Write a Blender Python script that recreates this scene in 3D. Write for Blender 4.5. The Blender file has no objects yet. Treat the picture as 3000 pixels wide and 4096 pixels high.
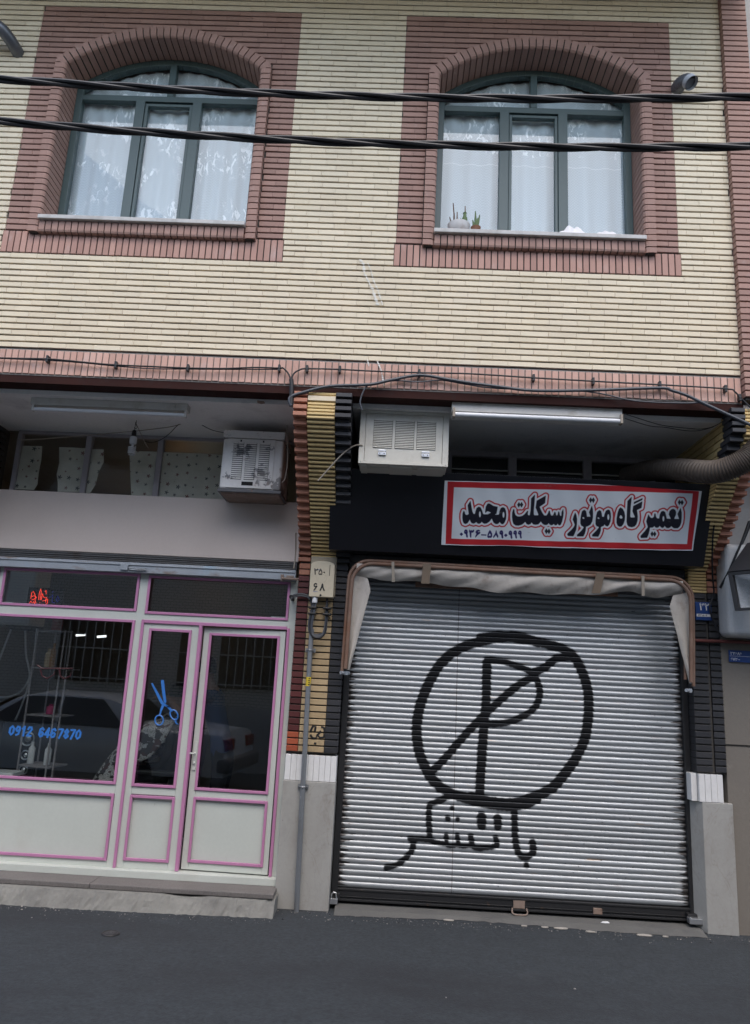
import bpy, bmesh, math, random
import numpy as np
from mathutils import Vector, Matrix
random.seed(7); RNG = np.random.default_rng(7)
SC = bpy.context.scene
COL = SC.collection

# ------------------------------------------------------------------ camera
cd = bpy.data.cameras.new('camera'); cam = bpy.data.objects.new('camera', cd); COL.objects.link(cam)
RX = Vector((0.99862, 0.01615, 0.04995)); DN = Vector((0.04515, 0.22106, -0.97421)); FW = Vector((-0.02677, 0.97513, 0.22003))
mw = Matrix((( RX.x, -DN.x, -FW.x, 0.0), (RX.y, -DN.y, -FW.y, -5.4), (RX.z, -DN.z, -FW.z, 1.76), (0, 0, 0, 1)))
cam.matrix_world = mw
cd.sensor_fit = 'HORIZONTAL'; cd.sensor_width = 36.0; cd.lens = 36.0
cd.clip_start = 0.05; cd.clip_end = 500
SC.camera = cam

# ------------------------------------------------------------------ sky, sun, exposure
SUN_EL, SUN_AZ = math.radians(62), math.radians(172)      # azimuth: from behind the camera, a little to the right
W = bpy.data.worlds.new('World'); SC.world = W; W.use_nodes = True
wn = W.node_tree; bg = wn.nodes['Background']
sk = wn.nodes.new('ShaderNodeTexSky'); sk.sky_type = 'NISHITA'; sk.sun_disc = False
sk.sun_elevation = SUN_EL; sk.sun_rotation = SUN_AZ; sk.air_density = 1.0; sk.dust_density = 2.5; sk.ozone_density = 1.0
wn.links.new(sk.outputs['Color'], bg.inputs['Color']); bg.inputs['Strength'].default_value = 0.15
sd = bpy.data.lights.new('sun', 'SUN'); sun = bpy.data.objects.new('sun', sd); COL.objects.link(sun)
sd.energy = 0.7; sd.angle = math.radians(70); sd.color = (1.0, 0.98, 0.91)
dirv = Vector((math.sin(SUN_AZ) * math.cos(SUN_EL), math.cos(SUN_AZ) * math.cos(SUN_EL), math.sin(SUN_EL)))
sun.rotation_euler = dirv.to_track_quat('Z', 'Y').to_euler(); sun.location = (0, -6, 14)
SC.view_settings.view_transform = 'Standard'; SC.view_settings.look = 'None'
SC.view_settings.exposure = 1.3; SC.view_settings.gamma = 1.0
SC.cycles.use_denoising = True; SC.cycles.max_bounces = 8; SC.cycles.transparent_max_bounces = 12

# ------------------------------------------------------------------ materials
def newmat(name):
    m = bpy.data.materials.new(name); m.use_nodes = True
    return m, m.node_tree, m.node_tree.nodes['Principled BSDF']
def nd(nt, t, **kw):
    n = nt.nodes.new(t)
    for k, v in kw.items(): setattr(n, k, v)
    return n
def L(nt, a, b): nt.links.new(a, b)
def math_(nt, op, a, b=None, clamp=False):
    n = nd(nt, 'ShaderNodeMath', operation=op, use_clamp=clamp)
    for i, v in enumerate((a, b)):
        if v is None: continue
        if isinstance(v, (int, float)): n.inputs[i].default_value = v
        else: L(nt, v, n.inputs[i])
    return n.outputs[0]
def noise(nt, vec, scale, detail=4, rough=.55, dist=0):
    n = nd(nt, 'ShaderNodeTexNoise'); n.inputs['Scale'].default_value = scale; n.inputs['Detail'].default_value = detail
    n.inputs['Roughness'].default_value = rough; n.inputs['Distortion'].default_value = dist
    if vec is not None: L(nt, vec, n.inputs['Vector'])
    return n.outputs['Fac']
def ramp(nt, fac, a, b, c0=(0, 0, 0, 1), c1=(1, 1, 1, 1)):
    r = nd(nt, 'ShaderNodeValToRGB'); e = r.color_ramp.elements
    e[0].position = a; e[1].position = b; e[0].color = c0; e[1].color = c1
    L(nt, fac, r.inputs[0]); return r.outputs['Color']
def mix(nt, fac, a, b):
    n = nd(nt, 'ShaderNodeMix', data_type='RGBA')
    for s, v in ((0, fac), (6, a), (7, b)):
        if isinstance(v, (int, float)): n.inputs[s].default_value = v
        elif isinstance(v, tuple): n.inputs[s].default_value = (*v[:3], 1)
        else: L(nt, v, n.inputs[s])
    return n.outputs[2]
def objco(nt, scale=None):
    t = nd(nt, 'ShaderNodeTexCoord').outputs['Object']
    if scale:
        mp = nd(nt, 'ShaderNodeMapping'); mp.inputs['Scale'].default_value = scale; L(nt, t, mp.inputs[0]); t = mp.outputs[0]
    return t
def scalecol(nt, col, fac):
    n = nd(nt, 'ShaderNodeVectorMath', operation='SCALE')
    if isinstance(col, tuple): n.inputs[0].default_value = col[:3]
    else: L(nt, col, n.inputs[0])
    L(nt, fac, n.inputs['Scale']); return n.outputs[0]
MATS = {}
def M(name, col, col2=None, rough=.7, metal=0, island=0, var=.12, vs=2.5, fine=.08, fs=45, bump=0, bs=60, stains=(), spec=.5, veins=()):
    m, nt, p = newmat(name)
    o = objco(nt); c = col
    if col2 is not None:
        g = nd(nt, 'ShaderNodeNewGeometry')
        f = g.outputs['Random Per Island'] if island else noise(nt, o, vs * 1.7)
        c = mix(nt, f, col, col2)
    f = math_(nt, 'MULTIPLY_ADD', noise(nt, o, vs), 2 * var); f.node.inputs[2].default_value = 1 - var
    f2 = math_(nt, 'MULTIPLY_ADD', noise(nt, o, fs, 3), 2 * fine); f2.node.inputs[2].default_value = 1 - fine
    f = math_(nt, 'MULTIPLY', f, f2)
    if island:
        g = nd(nt, 'ShaderNodeNewGeometry'); wn_ = nd(nt, 'ShaderNodeTexWhiteNoise', noise_dimensions='1D'); L(nt, g.outputs['Random Per Island'], wn_.inputs['W'])
        f3 = math_(nt, 'MULTIPLY_ADD', wn_.outputs['Value'], 2 * island); f3.node.inputs[2].default_value = 1 - island
        f = math_(nt, 'MULTIPLY', f, f3)
    c = scalecol(nt, c, f)
    for (sc_, ss, lo, hi, strf, st) in stains:     # colour, scale, ramp low, ramp high, strength, stretch
        k = noise(nt, objco(nt, st) if st else o, ss, 6, .62)
        k = math_(nt, 'MULTIPLY', ramp(nt, k, lo, hi), strf)
        c = mix(nt, k, c, sc_)
    for (vc, vs_, vw, vk) in veins:                # thin wandering hairlines
        k = math_(nt, 'ABSOLUTE', math_(nt, 'SUBTRACT', noise(nt, o, vs_, 5, .6, .8), .5)); k = ramp(nt, k, 0, vw, (1, 1, 1, 1), (0, 0, 0, 1))
        k = math_(nt, 'MULTIPLY', math_(nt, 'MULTIPLY', k, vk), ramp(nt, noise(nt, o, vs_ * .8, 1), .42, .58)); c = mix(nt, k, c, vc)
    L(nt, c, p.inputs['Base Color'])
    p.inputs['Roughness'].default_value = rough; p.inputs['Metallic'].default_value = metal; p.inputs['Specular IOR Level'].default_value = spec
    if bump:
        b = nd(nt, 'ShaderNodeBump'); b.inputs['Strength'].default_value = bump; b.inputs['Distance'].default_value = .004
        L(nt, noise(nt, o, bs, 5), b.inputs['Height']); L(nt, b.outputs[0], p.inputs['Normal'])
    MATS[name] = m
    return m
def emit(name, col, s):
    m, nt, p = newmat(name); p.inputs['Base Color'].default_value = (*col, 1)
    p.inputs['Emission Color'].default_value = (*col, 1); p.inputs['Emission Strength'].default_value = s; return m
def glass(name, tint=(.9, .95, .93), refl=1.0, wav=.02, rough=0.0, ior=1.5):
    m, nt, p = newmat(name); nt.nodes.remove(p); out = nt.nodes['Material Output']
    t = nd(nt, 'ShaderNodeBsdfTransparent'); t.inputs[0].default_value = (*tint, 1)
    g = nd(nt, 'ShaderNodeBsdfGlossy'); g.inputs['Roughness'].default_value = rough; g.inputs['Color'].default_value = (refl, refl, refl, 1)
    f = nd(nt, 'ShaderNodeFresnel'); f.inputs[0].default_value = ior
    b = nd(nt, 'ShaderNodeBump'); b.inputs['Strength'].default_value = wav; b.inputs['Distance'].default_value = .02
    L(nt, noise(nt, objco(nt), 3.0, 1), b.inputs['Height']); L(nt, b.outputs[0], g.inputs['Normal']); L(nt, b.outputs[0], f.inputs['Normal'])
    ge = nd(nt, 'ShaderNodeNewGeometry'); fac = math_(nt, 'MULTIPLY', f.outputs[0], math_(nt, 'SUBTRACT', 1, ge.outputs['Backfacing']))
    x = nd(nt, 'ShaderNodeMixShader'); L(nt, fac, x.inputs[0]); L(nt, t.outputs[0], x.inputs[1]); L(nt, g.outputs[0], x.inputs[2])
    L(nt, x.outputs[0], out.inputs['Surface']); return m

BN_BLACK=[[(2.294,0.2056),(2.3067,0.2409),(2.3128,0.2861),(2.3142,0.324),(2.3074,0.3548),(2.2931,0.3707),(2.264,0.3721),(2.2483,0.3633),(2.2402,0.3522),(2.2322,0.366),(2.2203,0.373),(2.2057,0.373),(2.1936,0.364),(2.1866,0.3529),(2.1813,0.3684),(2.173,0.3745),(2.1616,0.3712),(2.1526,0.364),(2.1456,0.3548),(2.1411,0.3684),(2.1291,0.3747),(2.1161,0.3734),(2.1079,0.3661),(2.102,0.3569),(2.0983,0.3685),(2.0889,0.3747),(2.0725,0.3754),(2.0675,0.3795),(2.0683,0.4005),(2.0648,0.4314),(2.0576,0.4624),(2.0103,0.4666),(2.0055,0.4572),(2.0064,0.4495),(2.0346,0.4098),(2.0496,0.3823),(2.0538,0.3725),(2.0458,0.3519),(2.0353,0.3257),(2.0393,0.2989),(2.0449,0.2701),(2.056,0.2867),(2.0683,0.2975),(2.0828,0.2968),(2.0923,0.285),(2.0928,0.2603),(2.1001,0.26),(2.106,0.2844),(2.1177,0.299),(2.1361,0.3),(2.137,0.2639),(2.145,0.2409),(2.1587,0.2346),(2.1744,0.2433),(2.1827,0.2656),(2.1941,0.2973),(2.2287,0.2976),(2.2213,0.2828),(2.2075,0.2607),(2.2095,0.2341),(2.222,0.2184),(2.236,0.214),(2.2514,0.2208),(2.2611,0.2392),(2.2623,0.2619),(2.2544,0.285),(2.2542,0.2972),(2.2959,0.2963),(2.2855,0.2722),(2.2775,0.2536),(2.2841,0.2344)],[(2.2754,0.1369),(2.287,0.1559),(2.2809,0.178),(2.2677,0.1579)],[(2.2966,0.1378),(2.31,0.1571),(2.3019,0.1778),(2.2865,0.1571)],[(2.0913,0.409),(2.1046,0.4275),(2.0957,0.4499),(2.082,0.4286)],[(2.1121,0.408),(2.1255,0.4277),(2.1166,0.4496),(2.1029,0.4284)],[(1.8955,0.1326),(1.8957,0.1656),(1.8967,0.2108),(1.8996,0.2599),(1.9018,0.2939),(1.9101,0.303),(1.9392,0.3017),(1.9417,0.292),(1.9304,0.2736),(1.9175,0.2477),(1.9187,0.206),(1.9828,0.1647),(1.9818,0.2163),(1.9479,0.2368),(1.9552,0.2611),(1.9617,0.2911),(1.964,0.3252),(1.9585,0.356),(1.946,0.3738),(1.9248,0.3805),(1.9004,0.3759),(1.8879,0.3631),(1.8794,0.3368),(1.8768,0.2989),(1.8731,0.2459),(1.8686,0.1669)],[(1.9813,0.1373),(1.9811,0.1504),(1.9202,0.1879),(1.9202,0.1728)],[(1.8161,0.2221),(1.8358,0.2344),(1.8515,0.2602),(1.8598,0.2902),(1.8608,0.3244),(1.8538,0.359),(1.8414,0.3787),(1.8271,0.3813),(1.8114,0.3725),(1.8015,0.3501),(1.7976,0.3159),(1.7997,0.2702),(1.8067,0.2358)],[(1.7202,0.2455),(1.7336,0.2505),(1.7434,0.2728),(1.7486,0.303),(1.7492,0.3411),(1.7416,0.372),(1.7301,0.384),(1.7149,0.379),(1.7033,0.3642),(1.6984,0.3798),(1.681,0.3882),(1.6761,0.3942),(1.679,0.4209),(1.6732,0.452),(1.6645,0.4736),(1.6184,0.4738),(1.6154,0.4624),(1.6447,0.4264),(1.6619,0.3987),(1.6591,0.3893),(1.644,0.3862),(1.633,0.3695),(1.6298,0.339),(1.6294,0.301),(1.6348,0.2665),(1.6498,0.2525),(1.6633,0.2595),(1.671,0.28),(1.6765,0.3064),(1.6942,0.3074),(1.6969,0.2826),(1.7049,0.2557)],[(1.5852,0.2196),(1.5942,0.2457),(1.6004,0.2795),(1.6032,0.3136),(1.6014,0.348),(1.5914,0.3752),(1.5709,0.3896),(1.5566,0.3941),(1.5571,0.4267),(1.5518,0.4539),(1.5429,0.4755),(1.4952,0.4778),(1.4922,0.4664),(1.5235,0.4302),(1.5409,0.4025),(1.5345,0.3933),(1.519,0.3863),(1.5097,0.3676),(1.5066,0.3372),(1.5082,0.299),(1.5124,0.2684),(1.5276,0.2556),(1.5412,0.2633),(1.549,0.2857),(1.5554,0.312),(1.5864,0.3106),(1.579,0.2919),(1.5697,0.2733),(1.5764,0.2503)],[(1.5683,0.1495),(1.5807,0.17),(1.5722,0.193),(1.5589,0.171)],[(1.5902,0.1496),(1.6033,0.1697),(1.5941,0.1927),(1.5797,0.1708)],[(1.457,0.2816),(1.4681,0.3009),(1.477,0.3348),(1.4794,0.3767),(1.4785,0.4228),(1.4706,0.4539),(1.462,0.4782),(1.4194,0.4776),(1.4137,0.4682),(1.4157,0.4585),(1.4422,0.4283),(1.4597,0.4006),(1.4651,0.3812),(1.4555,0.3587),(1.4443,0.3382),(1.4488,0.3094)],[(1.3584,0.2579),(1.3638,0.2873),(1.3638,0.3203),(1.3588,0.3603),(1.3516,0.3855),(1.3442,0.3915),(1.3345,0.3896),(1.3257,0.3751),(1.32,0.3886),(1.3124,0.3923),(1.3027,0.3911),(1.2941,0.3782),(1.2866,0.3902),(1.2742,0.3941),(1.2624,0.388),(1.2517,0.3753),(1.2464,0.3871),(1.2342,0.3944),(1.2182,0.3935),(1.2012,0.3826),(1.1883,0.3633),(1.1831,0.3768),(1.1701,0.3924),(1.1497,0.3973),(1.1303,0.3943),(1.1137,0.3768),(1.1077,0.392),(1.0907,0.3995),(1.0758,0.3935),(1.0629,0.3742),(1.0544,0.3862),(1.0365,0.402),(1.0116,0.4115),(0.9891,0.4109),(0.9705,0.3985),(0.9604,0.3724),(0.9545,0.3395),(0.9534,0.3064),(0.959,0.2765),(0.9662,0.2794),(0.9691,0.3024),(0.9789,0.3251),(0.9958,0.3359),(1.015,0.3366),(1.0367,0.329),(1.0546,0.3133),(1.0715,0.2877),(1.0784,0.2858),(1.077,0.3139),(1.0842,0.3235),(1.0968,0.3212),(1.0998,0.2831),(1.0987,0.2338),(1.0958,0.1815),(1.1206,0.1493),(1.1233,0.2163),(1.1233,0.2787),(1.1262,0.3116),(1.1319,0.3212),(1.1636,0.3198),(1.1661,0.3114),(1.1388,0.255),(1.1416,0.1974),(1.209,0.1535),(1.2081,0.2124),(1.1666,0.2455),(1.1783,0.2696),(1.1952,0.2985),(1.2113,0.3175),(1.2303,0.3166),(1.2399,0.2997),(1.2457,0.2763),(1.2521,0.276),(1.2592,0.3021),(1.2685,0.3165),(1.2827,0.3142),(1.2891,0.2974),(1.2926,0.284),(1.2992,0.287),(1.3061,0.3098),(1.3147,0.316),(1.3214,0.3025),(1.323,0.2793),(1.329,0.2824),(1.3363,0.3084),(1.3451,0.3179),(1.3508,0.311),(1.3496,0.2814)],[(0.9986,0.2155),(1.0105,0.2362),(1.0005,0.2581),(0.9876,0.2373)],[(1.0201,0.2145),(1.0336,0.2352),(1.0227,0.257),(1.0092,0.2363)],[(1.2387,0.4258),(1.2512,0.4469),(1.2427,0.4696),(1.2289,0.4479)],[(1.2602,0.4258),(1.2733,0.4468),(1.2635,0.4687),(1.2497,0.4476)],[(0.8728,0.2637),(0.8881,0.2712),(0.8987,0.2935),(0.9043,0.3268),(0.904,0.3605),(0.8959,0.3885),(0.8851,0.4028),(0.8748,0.4033),(0.8639,0.3961),(0.8554,0.3827),(0.8491,0.3968),(0.8379,0.4051),(0.823,0.4042),(0.8091,0.3957),(0.7988,0.3777),(0.79,0.3582),(0.7834,0.3692),(0.7715,0.3882),(0.7518,0.403),(0.7343,0.4069),(0.7205,0.4014),(0.7092,0.3881),(0.7042,0.4006),(0.6899,0.409),(0.6748,0.4051),(0.6635,0.3917),(0.6583,0.4028),(0.644,0.4096),(0.6289,0.4057),(0.6191,0.3923),(0.6118,0.3727),(0.6055,0.3899),(0.5949,0.4088),(0.5792,0.4173),(0.5654,0.4117),(0.5567,0.3922),(0.552,0.3647),(0.5515,0.3341),(0.5573,0.3109),(0.565,0.3152),(0.5692,0.3333),(0.5787,0.3436),(0.5919,0.3414),(0.6016,0.3318),(0.595,0.2985),(0.5879,0.2592),(0.6062,0.225),(0.6146,0.261),(0.6267,0.3092),(0.637,0.3301),(0.6504,0.331),(0.6558,0.3018),(0.6617,0.2802),(0.6771,0.2688),(0.6922,0.2742),(0.7042,0.2965),(0.7152,0.3265),(0.7229,0.3307),(0.7553,0.3292),(0.7835,0.3111),(0.7532,0.3009),(0.7446,0.3038),(0.7351,0.3164),(0.7328,0.3043),(0.7358,0.2646),(0.7459,0.2413),(0.7574,0.2368),(0.7726,0.2431),(0.7941,0.2558),(0.8285,0.2618),(0.8263,0.2908),(0.8226,0.32),(0.808,0.3222),(0.8174,0.3294),(0.8409,0.3283),(0.8477,0.3203),(0.8488,0.2959),(0.8572,0.2711)]]
BN_HOLE=[[(2.1778,0.2981),(2.178,0.3133),(2.1747,0.3228),(2.1691,0.3231),(2.1633,0.3139),(2.1597,0.2989),(2.1595,0.2838),(2.1628,0.2742),(2.1684,0.274),(2.1741,0.2831)],[(1.8223,0.2824),(1.8348,0.2895),(1.8446,0.3042),(1.8395,0.314),(1.827,0.3165),(1.8147,0.3056)],[(1.7387,0.3065),(1.7386,0.3226),(1.7348,0.3328),(1.7287,0.3331),(1.7227,0.3234),(1.7191,0.3074),(1.7192,0.2913),(1.723,0.2812),(1.7291,0.2809),(1.7351,0.2906)],[(1.6431,0.3098),(1.6524,0.3105),(1.6608,0.3204),(1.6578,0.3263),(1.6467,0.326),(1.6397,0.3188)],[(1.5209,0.3156),(1.5299,0.3132),(1.5389,0.3223),(1.5372,0.3312),(1.5263,0.3317),(1.5182,0.3244)],[(0.7007,0.3302),(0.6999,0.3465),(0.6958,0.3567),(0.6898,0.3569),(0.6842,0.3472),(0.6812,0.3311),(0.6819,0.3149),(0.6861,0.3048),(0.6921,0.3045),(0.6977,0.3142)],[(0.8918,0.3259),(0.8912,0.3421),(0.8872,0.3523),(0.8812,0.3526),(0.8755,0.3428),(0.8724,0.3268),(0.873,0.3106),(0.8771,0.3005),(0.8831,0.3002),(0.8887,0.3099)]]
BN_NAVY=[[(0.5504,0.4921),(0.5638,0.5045),(0.5521,0.5181),(0.5388,0.5057)],[(0.5852,0.4642),(0.596,0.4689),(0.6016,0.4857),(0.5996,0.5012),(0.6049,0.5227),(0.6016,0.5316),(0.5938,0.5263),(0.5892,0.5017),(0.5754,0.4962),(0.5731,0.4839),(0.5767,0.4698)],[(0.6151,0.4649),(0.62,0.4724),(0.6246,0.4737),(0.6286,0.4674),(0.6349,0.4717),(0.6409,0.473),(0.6448,0.4651),(0.6522,0.4647),(0.6503,0.4803),(0.6418,0.4868),(0.6315,0.4873),(0.6327,0.5276),(0.6284,0.5303),(0.6232,0.5187),(0.62,0.4941),(0.6128,0.4758)],[(0.6877,0.4615),(0.6999,0.4655),(0.6975,0.4734),(0.687,0.4723),(0.6828,0.4772),(0.6892,0.483),(0.7038,0.4793),(0.7016,0.4902),(0.6848,0.5049),(0.6766,0.5162),(0.6685,0.5284),(0.6677,0.5166),(0.6766,0.4945),(0.6688,0.4887),(0.6675,0.4794),(0.6732,0.4668)],[(0.7141,0.4989),(0.7544,0.4994),(0.7549,0.5062),(0.7147,0.5063)],[(0.7812,0.4601),(0.7926,0.4735),(0.8014,0.4916),(0.803,0.5132),(0.7949,0.5245),(0.7858,0.5218),(0.7772,0.5263),(0.7663,0.5197),(0.7663,0.4995),(0.7723,0.4806)],[(0.8331,0.4592),(0.8392,0.4805),(0.8532,0.5077),(0.8514,0.5233),(0.843,0.5113),(0.833,0.4963),(0.8266,0.5106),(0.8173,0.525),(0.8136,0.5158),(0.8278,0.4873)],[(0.8746,0.4582),(0.8854,0.4629),(0.8911,0.4796),(0.8894,0.4952),(0.8949,0.5166),(0.8917,0.5254),(0.8839,0.5202),(0.879,0.4957),(0.8652,0.4901),(0.8628,0.4779),(0.8661,0.4638)],[(0.9138,0.485),(0.9273,0.4974),(0.9159,0.5109),(0.9024,0.4986)],[(0.9488,0.4577),(0.9595,0.4625),(0.9653,0.4792),(0.9636,0.4947),(0.9692,0.5161),(0.9661,0.525),(0.9582,0.5198),(0.9533,0.4952),(0.9394,0.4897),(0.937,0.4774),(0.9403,0.4634)],[(0.987,0.4554),(0.9986,0.4592),(1.003,0.474),(1.0014,0.4942),(1.0073,0.5141),(1.0037,0.5216),(0.9968,0.5162),(0.9921,0.498),(0.9897,0.4881),(0.9782,0.4853),(0.9759,0.477),(0.9795,0.4618)],[(1.0255,0.4542),(1.037,0.458),(1.0415,0.4729),(1.0399,0.493),(1.0458,0.5129),(1.0422,0.5205),(1.0353,0.5151),(1.0306,0.4968),(1.0282,0.4869),(1.0167,0.4841),(1.0144,0.4758),(1.018,0.4606)]]
BN_NHOLE=[[(0.5845,0.476),(0.5896,0.4807),(0.5852,0.4858),(0.5801,0.4811)],[(0.7829,0.4832),(0.7932,0.5013),(0.7924,0.5113),(0.7847,0.5079),(0.7776,0.512),(0.7728,0.5069)],[(0.874,0.4699),(0.8792,0.4746),(0.8748,0.4798),(0.8697,0.4751)],[(0.9482,0.4695),(0.9533,0.4742),(0.949,0.4793),(0.9439,0.4746)],[(0.9873,0.4671),(0.9929,0.4722),(0.9882,0.4778),(0.9826,0.4727)],[(1.0258,0.4659),(1.0313,0.471),(1.0267,0.4766),(1.0211,0.4715)]]
BN_OUT=[(0.3888,0.065),(0.791,0.0556),(1.3489,0.0448),(1.9042,0.0397),(2.2103,0.0516),(2.4388,0.0555),(2.4414,0.3033),(2.4413,0.5561),(1.967,0.5672),(1.4012,0.5827),(0.9738,0.5855),(0.3923,0.6046),(0.391,0.3408)]
BN_RED=[(0.4146,0.0725),(1.3494,0.0505),(1.9047,0.044),(2.2108,0.0558),(2.4158,0.0594),(2.4301,0.5463),(1.8252,0.5652),(1.2581,0.5748),(0.429,0.5939)]
BN_IN=[(0.465,0.1148),(1.4236,0.0958),(2.3727,0.077),(2.3891,0.5038),(1.3959,0.5279),(0.4706,0.5485)]
GRAF=[(0.038,[(1.274,2.152),(1.106,2.195),(0.99,2.187),(0.784,2.141),(0.604,2.068),(0.466,1.959),(0.38,1.829),(0.309,1.663),(0.27,1.513),(0.262,1.366),(0.287,1.222),(0.335,1.104),(0.394,1.012),(0.484,0.934),(0.609,0.882),(0.758,0.854)]),(0.0477,[(0.733,0.865),(0.932,0.834),(1.116,0.844),(1.252,0.898)]),(0.0369,[(1.239,0.903),(1.387,0.981),(1.499,1.105),(1.6,1.253),(1.663,1.401),(1.69,1.56),(1.693,1.733),(1.669,1.856),(1.619,1.979),(1.543,2.076),(1.402,2.133),(1.171,2.172),(0.938,2.193),(0.783,2.166)]),(0.0348,[(0.838,1.965),(0.837,1.69),(0.822,1.443),(0.808,1.2),(0.795,0.891)]),(0.0239,[(0.838,1.988),(0.979,1.978),(1.121,1.941),(1.21,1.902),(1.262,1.835),(1.287,1.749),(1.275,1.675),(1.231,1.598),(1.124,1.525),(0.998,1.476),(0.847,1.462)]),(0.0304,[(1.556,2.051),(1.428,2.026),(1.325,1.945),(1.223,1.896)]),(0.0283,[(1.236,1.859),(1.122,1.803),(0.92,1.626),(0.746,1.451),(0.623,1.311),(0.466,1.123),(0.381,1.047)]),(0.0229,[(1.08,0.825),(1.087,0.628),(1.101,0.515),(1.132,0.454),(1.192,0.449),(1.235,0.488),(1.228,0.556)]),(0.0198,[(1.18,0.385),(1.182,0.378)]),(0.0358,[(0.816,0.729),(0.818,0.666)]),(0.0298,[(0.945,0.725),(0.949,0.667)]),(0.0149,[(0.575,0.786),(0.576,0.785)]),(0.0159,[(0.538,0.703),(0.546,0.701)]),(0.0149,[(0.62,0.702),(0.623,0.701)]),(0.0189,[(0.933,0.574),(0.936,0.517),(0.851,0.496),(0.754,0.498),(0.73,0.575)]),(0.0169,[(0.741,0.507),(0.644,0.502),(0.62,0.575)]),(0.0169,[(0.625,0.501),(0.546,0.499),(0.532,0.57)]),(0.0179,[(0.533,0.507),(0.448,0.514),(0.392,0.534),(0.239,0.532)]),(0.0209,[(0.398,0.546),(0.387,0.777),(0.438,0.82),(0.535,0.866)]),(0.0198,[(0.269,0.528),(0.26,0.447),(0.202,0.376),(0.137,0.327),(0.059,0.306)])]
PAPER=[[(-3.443,3.707),(-3.263,3.712),(-3.254,3.579),(-3.259,3.464),(-3.253,3.35),(-3.279,3.297),(-3.451,3.295)],[(-3.105,3.711),(-2.841,3.711),(-2.834,3.295),(-3.061,3.29),(-3.071,3.381),(-3.092,3.448),(-3.084,3.564)],[(-2.806,3.703),(-2.691,3.706),(-2.678,3.582),(-2.71,3.489),(-2.723,3.374),(-2.762,3.291),(-2.811,3.288)],[(-2.453,3.702),(-2.185,3.708),(-2.175,3.28),(-2.385,3.285),(-2.422,3.502)],[(-2.14,3.704),(-1.803,3.708),(-0.993,3.681),(-0.962,3.274),(-2.136,3.282)]]
CAB_thinL=[(-4.58,-0.03,4.066),(-3.847,-0.03,4.066),(-3.217,-0.03,4.067),(-3.119,-0.03,4.063),(-2.943,-0.03,4.065),(-2.75,-0.03,4.07),(-2.573,-0.03,4.062),(-2.395,-0.03,4.051),(-2.218,-0.03,4.043),(-1.931,-0.03,4.042),(-1.645,-0.03,4.041),(-1.36,-0.03,4.05),(-1.125,-0.03,4.068),(-0.941,-0.03,4.071),(-0.91,-0.03,4.072),(-0.87,-0.03,4.034),(-0.845,-0.03,3.986)]
CAB_thinL2=[(-4.585,-0.022,4.062),(-3.851,-0.022,4.059),(-3.22,-0.022,4.062),(-2.753,-0.022,4.061),(-2.479,-0.022,4.053),(-2.212,-0.022,4.037),(-1.932,-0.022,4.028),(-1.65,-0.022,4.036),(-1.362,-0.022,4.046),(-0.942,-0.022,4.064)]
CAB_thinR=[(-0.84,-0.03,3.988),(-0.823,-0.03,4.033),(-0.783,-0.03,4.063),(-0.726,-0.03,4.076),(-0.474,-0.03,4.081),(-0.239,-0.03,4.078),(0.137,-0.03,4.08),(0.528,-0.03,4.088),(1.01,-0.03,4.076),(1.462,-0.03,4.068),(1.965,-0.03,4.061),(2.456,-0.03,4.05),(2.523,-0.03,4.028),(2.561,-0.03,3.983),(2.629,-0.03,3.911),(2.685,-0.03,3.858)]
CAB_thickR=[(-0.823,-0.035,3.765),(-0.842,-0.035,3.809),(-0.829,-0.035,3.842),(-0.748,-0.035,3.877),(-0.544,-0.035,3.938),(-0.243,-0.035,3.965),(-0.079,-0.035,4.008),(0.138,-0.035,4.058),(0.347,-0.035,4.035),(0.492,-0.035,4.016),(0.753,-0.035,3.991),(1.009,-0.035,3.971),(1.443,-0.035,3.992),(1.952,-0.035,4.033),(2.05,-0.035,4.016),(2.161,-0.035,3.981),(2.291,-0.035,3.919),(2.452,-0.035,3.845),(2.618,-0.035,3.769),(2.713,-0.035,3.717)]
CAB_greyR=[(-0.284,-0.028,3.759),(-0.303,-0.028,3.824),(-0.282,-0.028,3.913),(-0.243,-0.028,3.965),(-0.13,-0.028,3.999),(0.005,-0.028,4.009),(0.14,-0.028,4.006),(0.306,-0.028,4.027),(0.493,-0.028,4.002),(0.755,-0.028,3.978),(1.412,-0.028,3.982),(1.767,-0.028,3.924),(2.133,-0.028,3.921),(2.306,-0.028,3.938)]
CAB_drop=[(-0.842,-0.03,3.986),(-0.834,-0.03,3.933),(-0.83,-0.03,3.855),(-0.826,-0.03,3.767)]
CLIPS=[(-2.75,-0.03,4.07),(-2.21,-0.03,4.044),(-1.648,-0.03,4.044),(-0.941,-0.03,4.071),(-0.726,-0.03,4.076),(-0.474,-0.03,4.081),(0.137,-0.03,4.08),(1.01,-0.03,4.076),(1.462,-0.03,4.068),(1.965,-0.03,4.061),(2.456,-0.03,4.05),(2.561,-0.03,3.983)]
W_L1=[(-3.301,0.75,3.645),(-3.132,0.75,3.655),(-2.768,0.75,3.704),(-2.403,0.75,3.753),(-2.143,0.75,3.792),(-1.925,0.75,3.838),(-1.765,0.75,3.929),(-1.634,0.75,4.048),(-1.53,0.75,4.09),(-1.383,0.75,4.05),(-1.163,0.75,3.984),(-0.993,0.75,3.931),(-0.935,0.58,3.75),(-0.913,0.58,3.518),(-0.923,0.58,3.359),(-0.949,0.58,3.323)]
W_L2=[(-2.193,0.75,3.685),(-2.129,0.75,3.672),(-2.048,0.75,3.703),(-1.98,0.75,3.761),(-1.915,0.75,3.841),(-1.826,0.75,3.898),(-1.726,0.75,3.872),(-1.779,0.75,3.891),(-1.629,0.75,3.814),(-1.493,0.75,3.786)]
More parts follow.
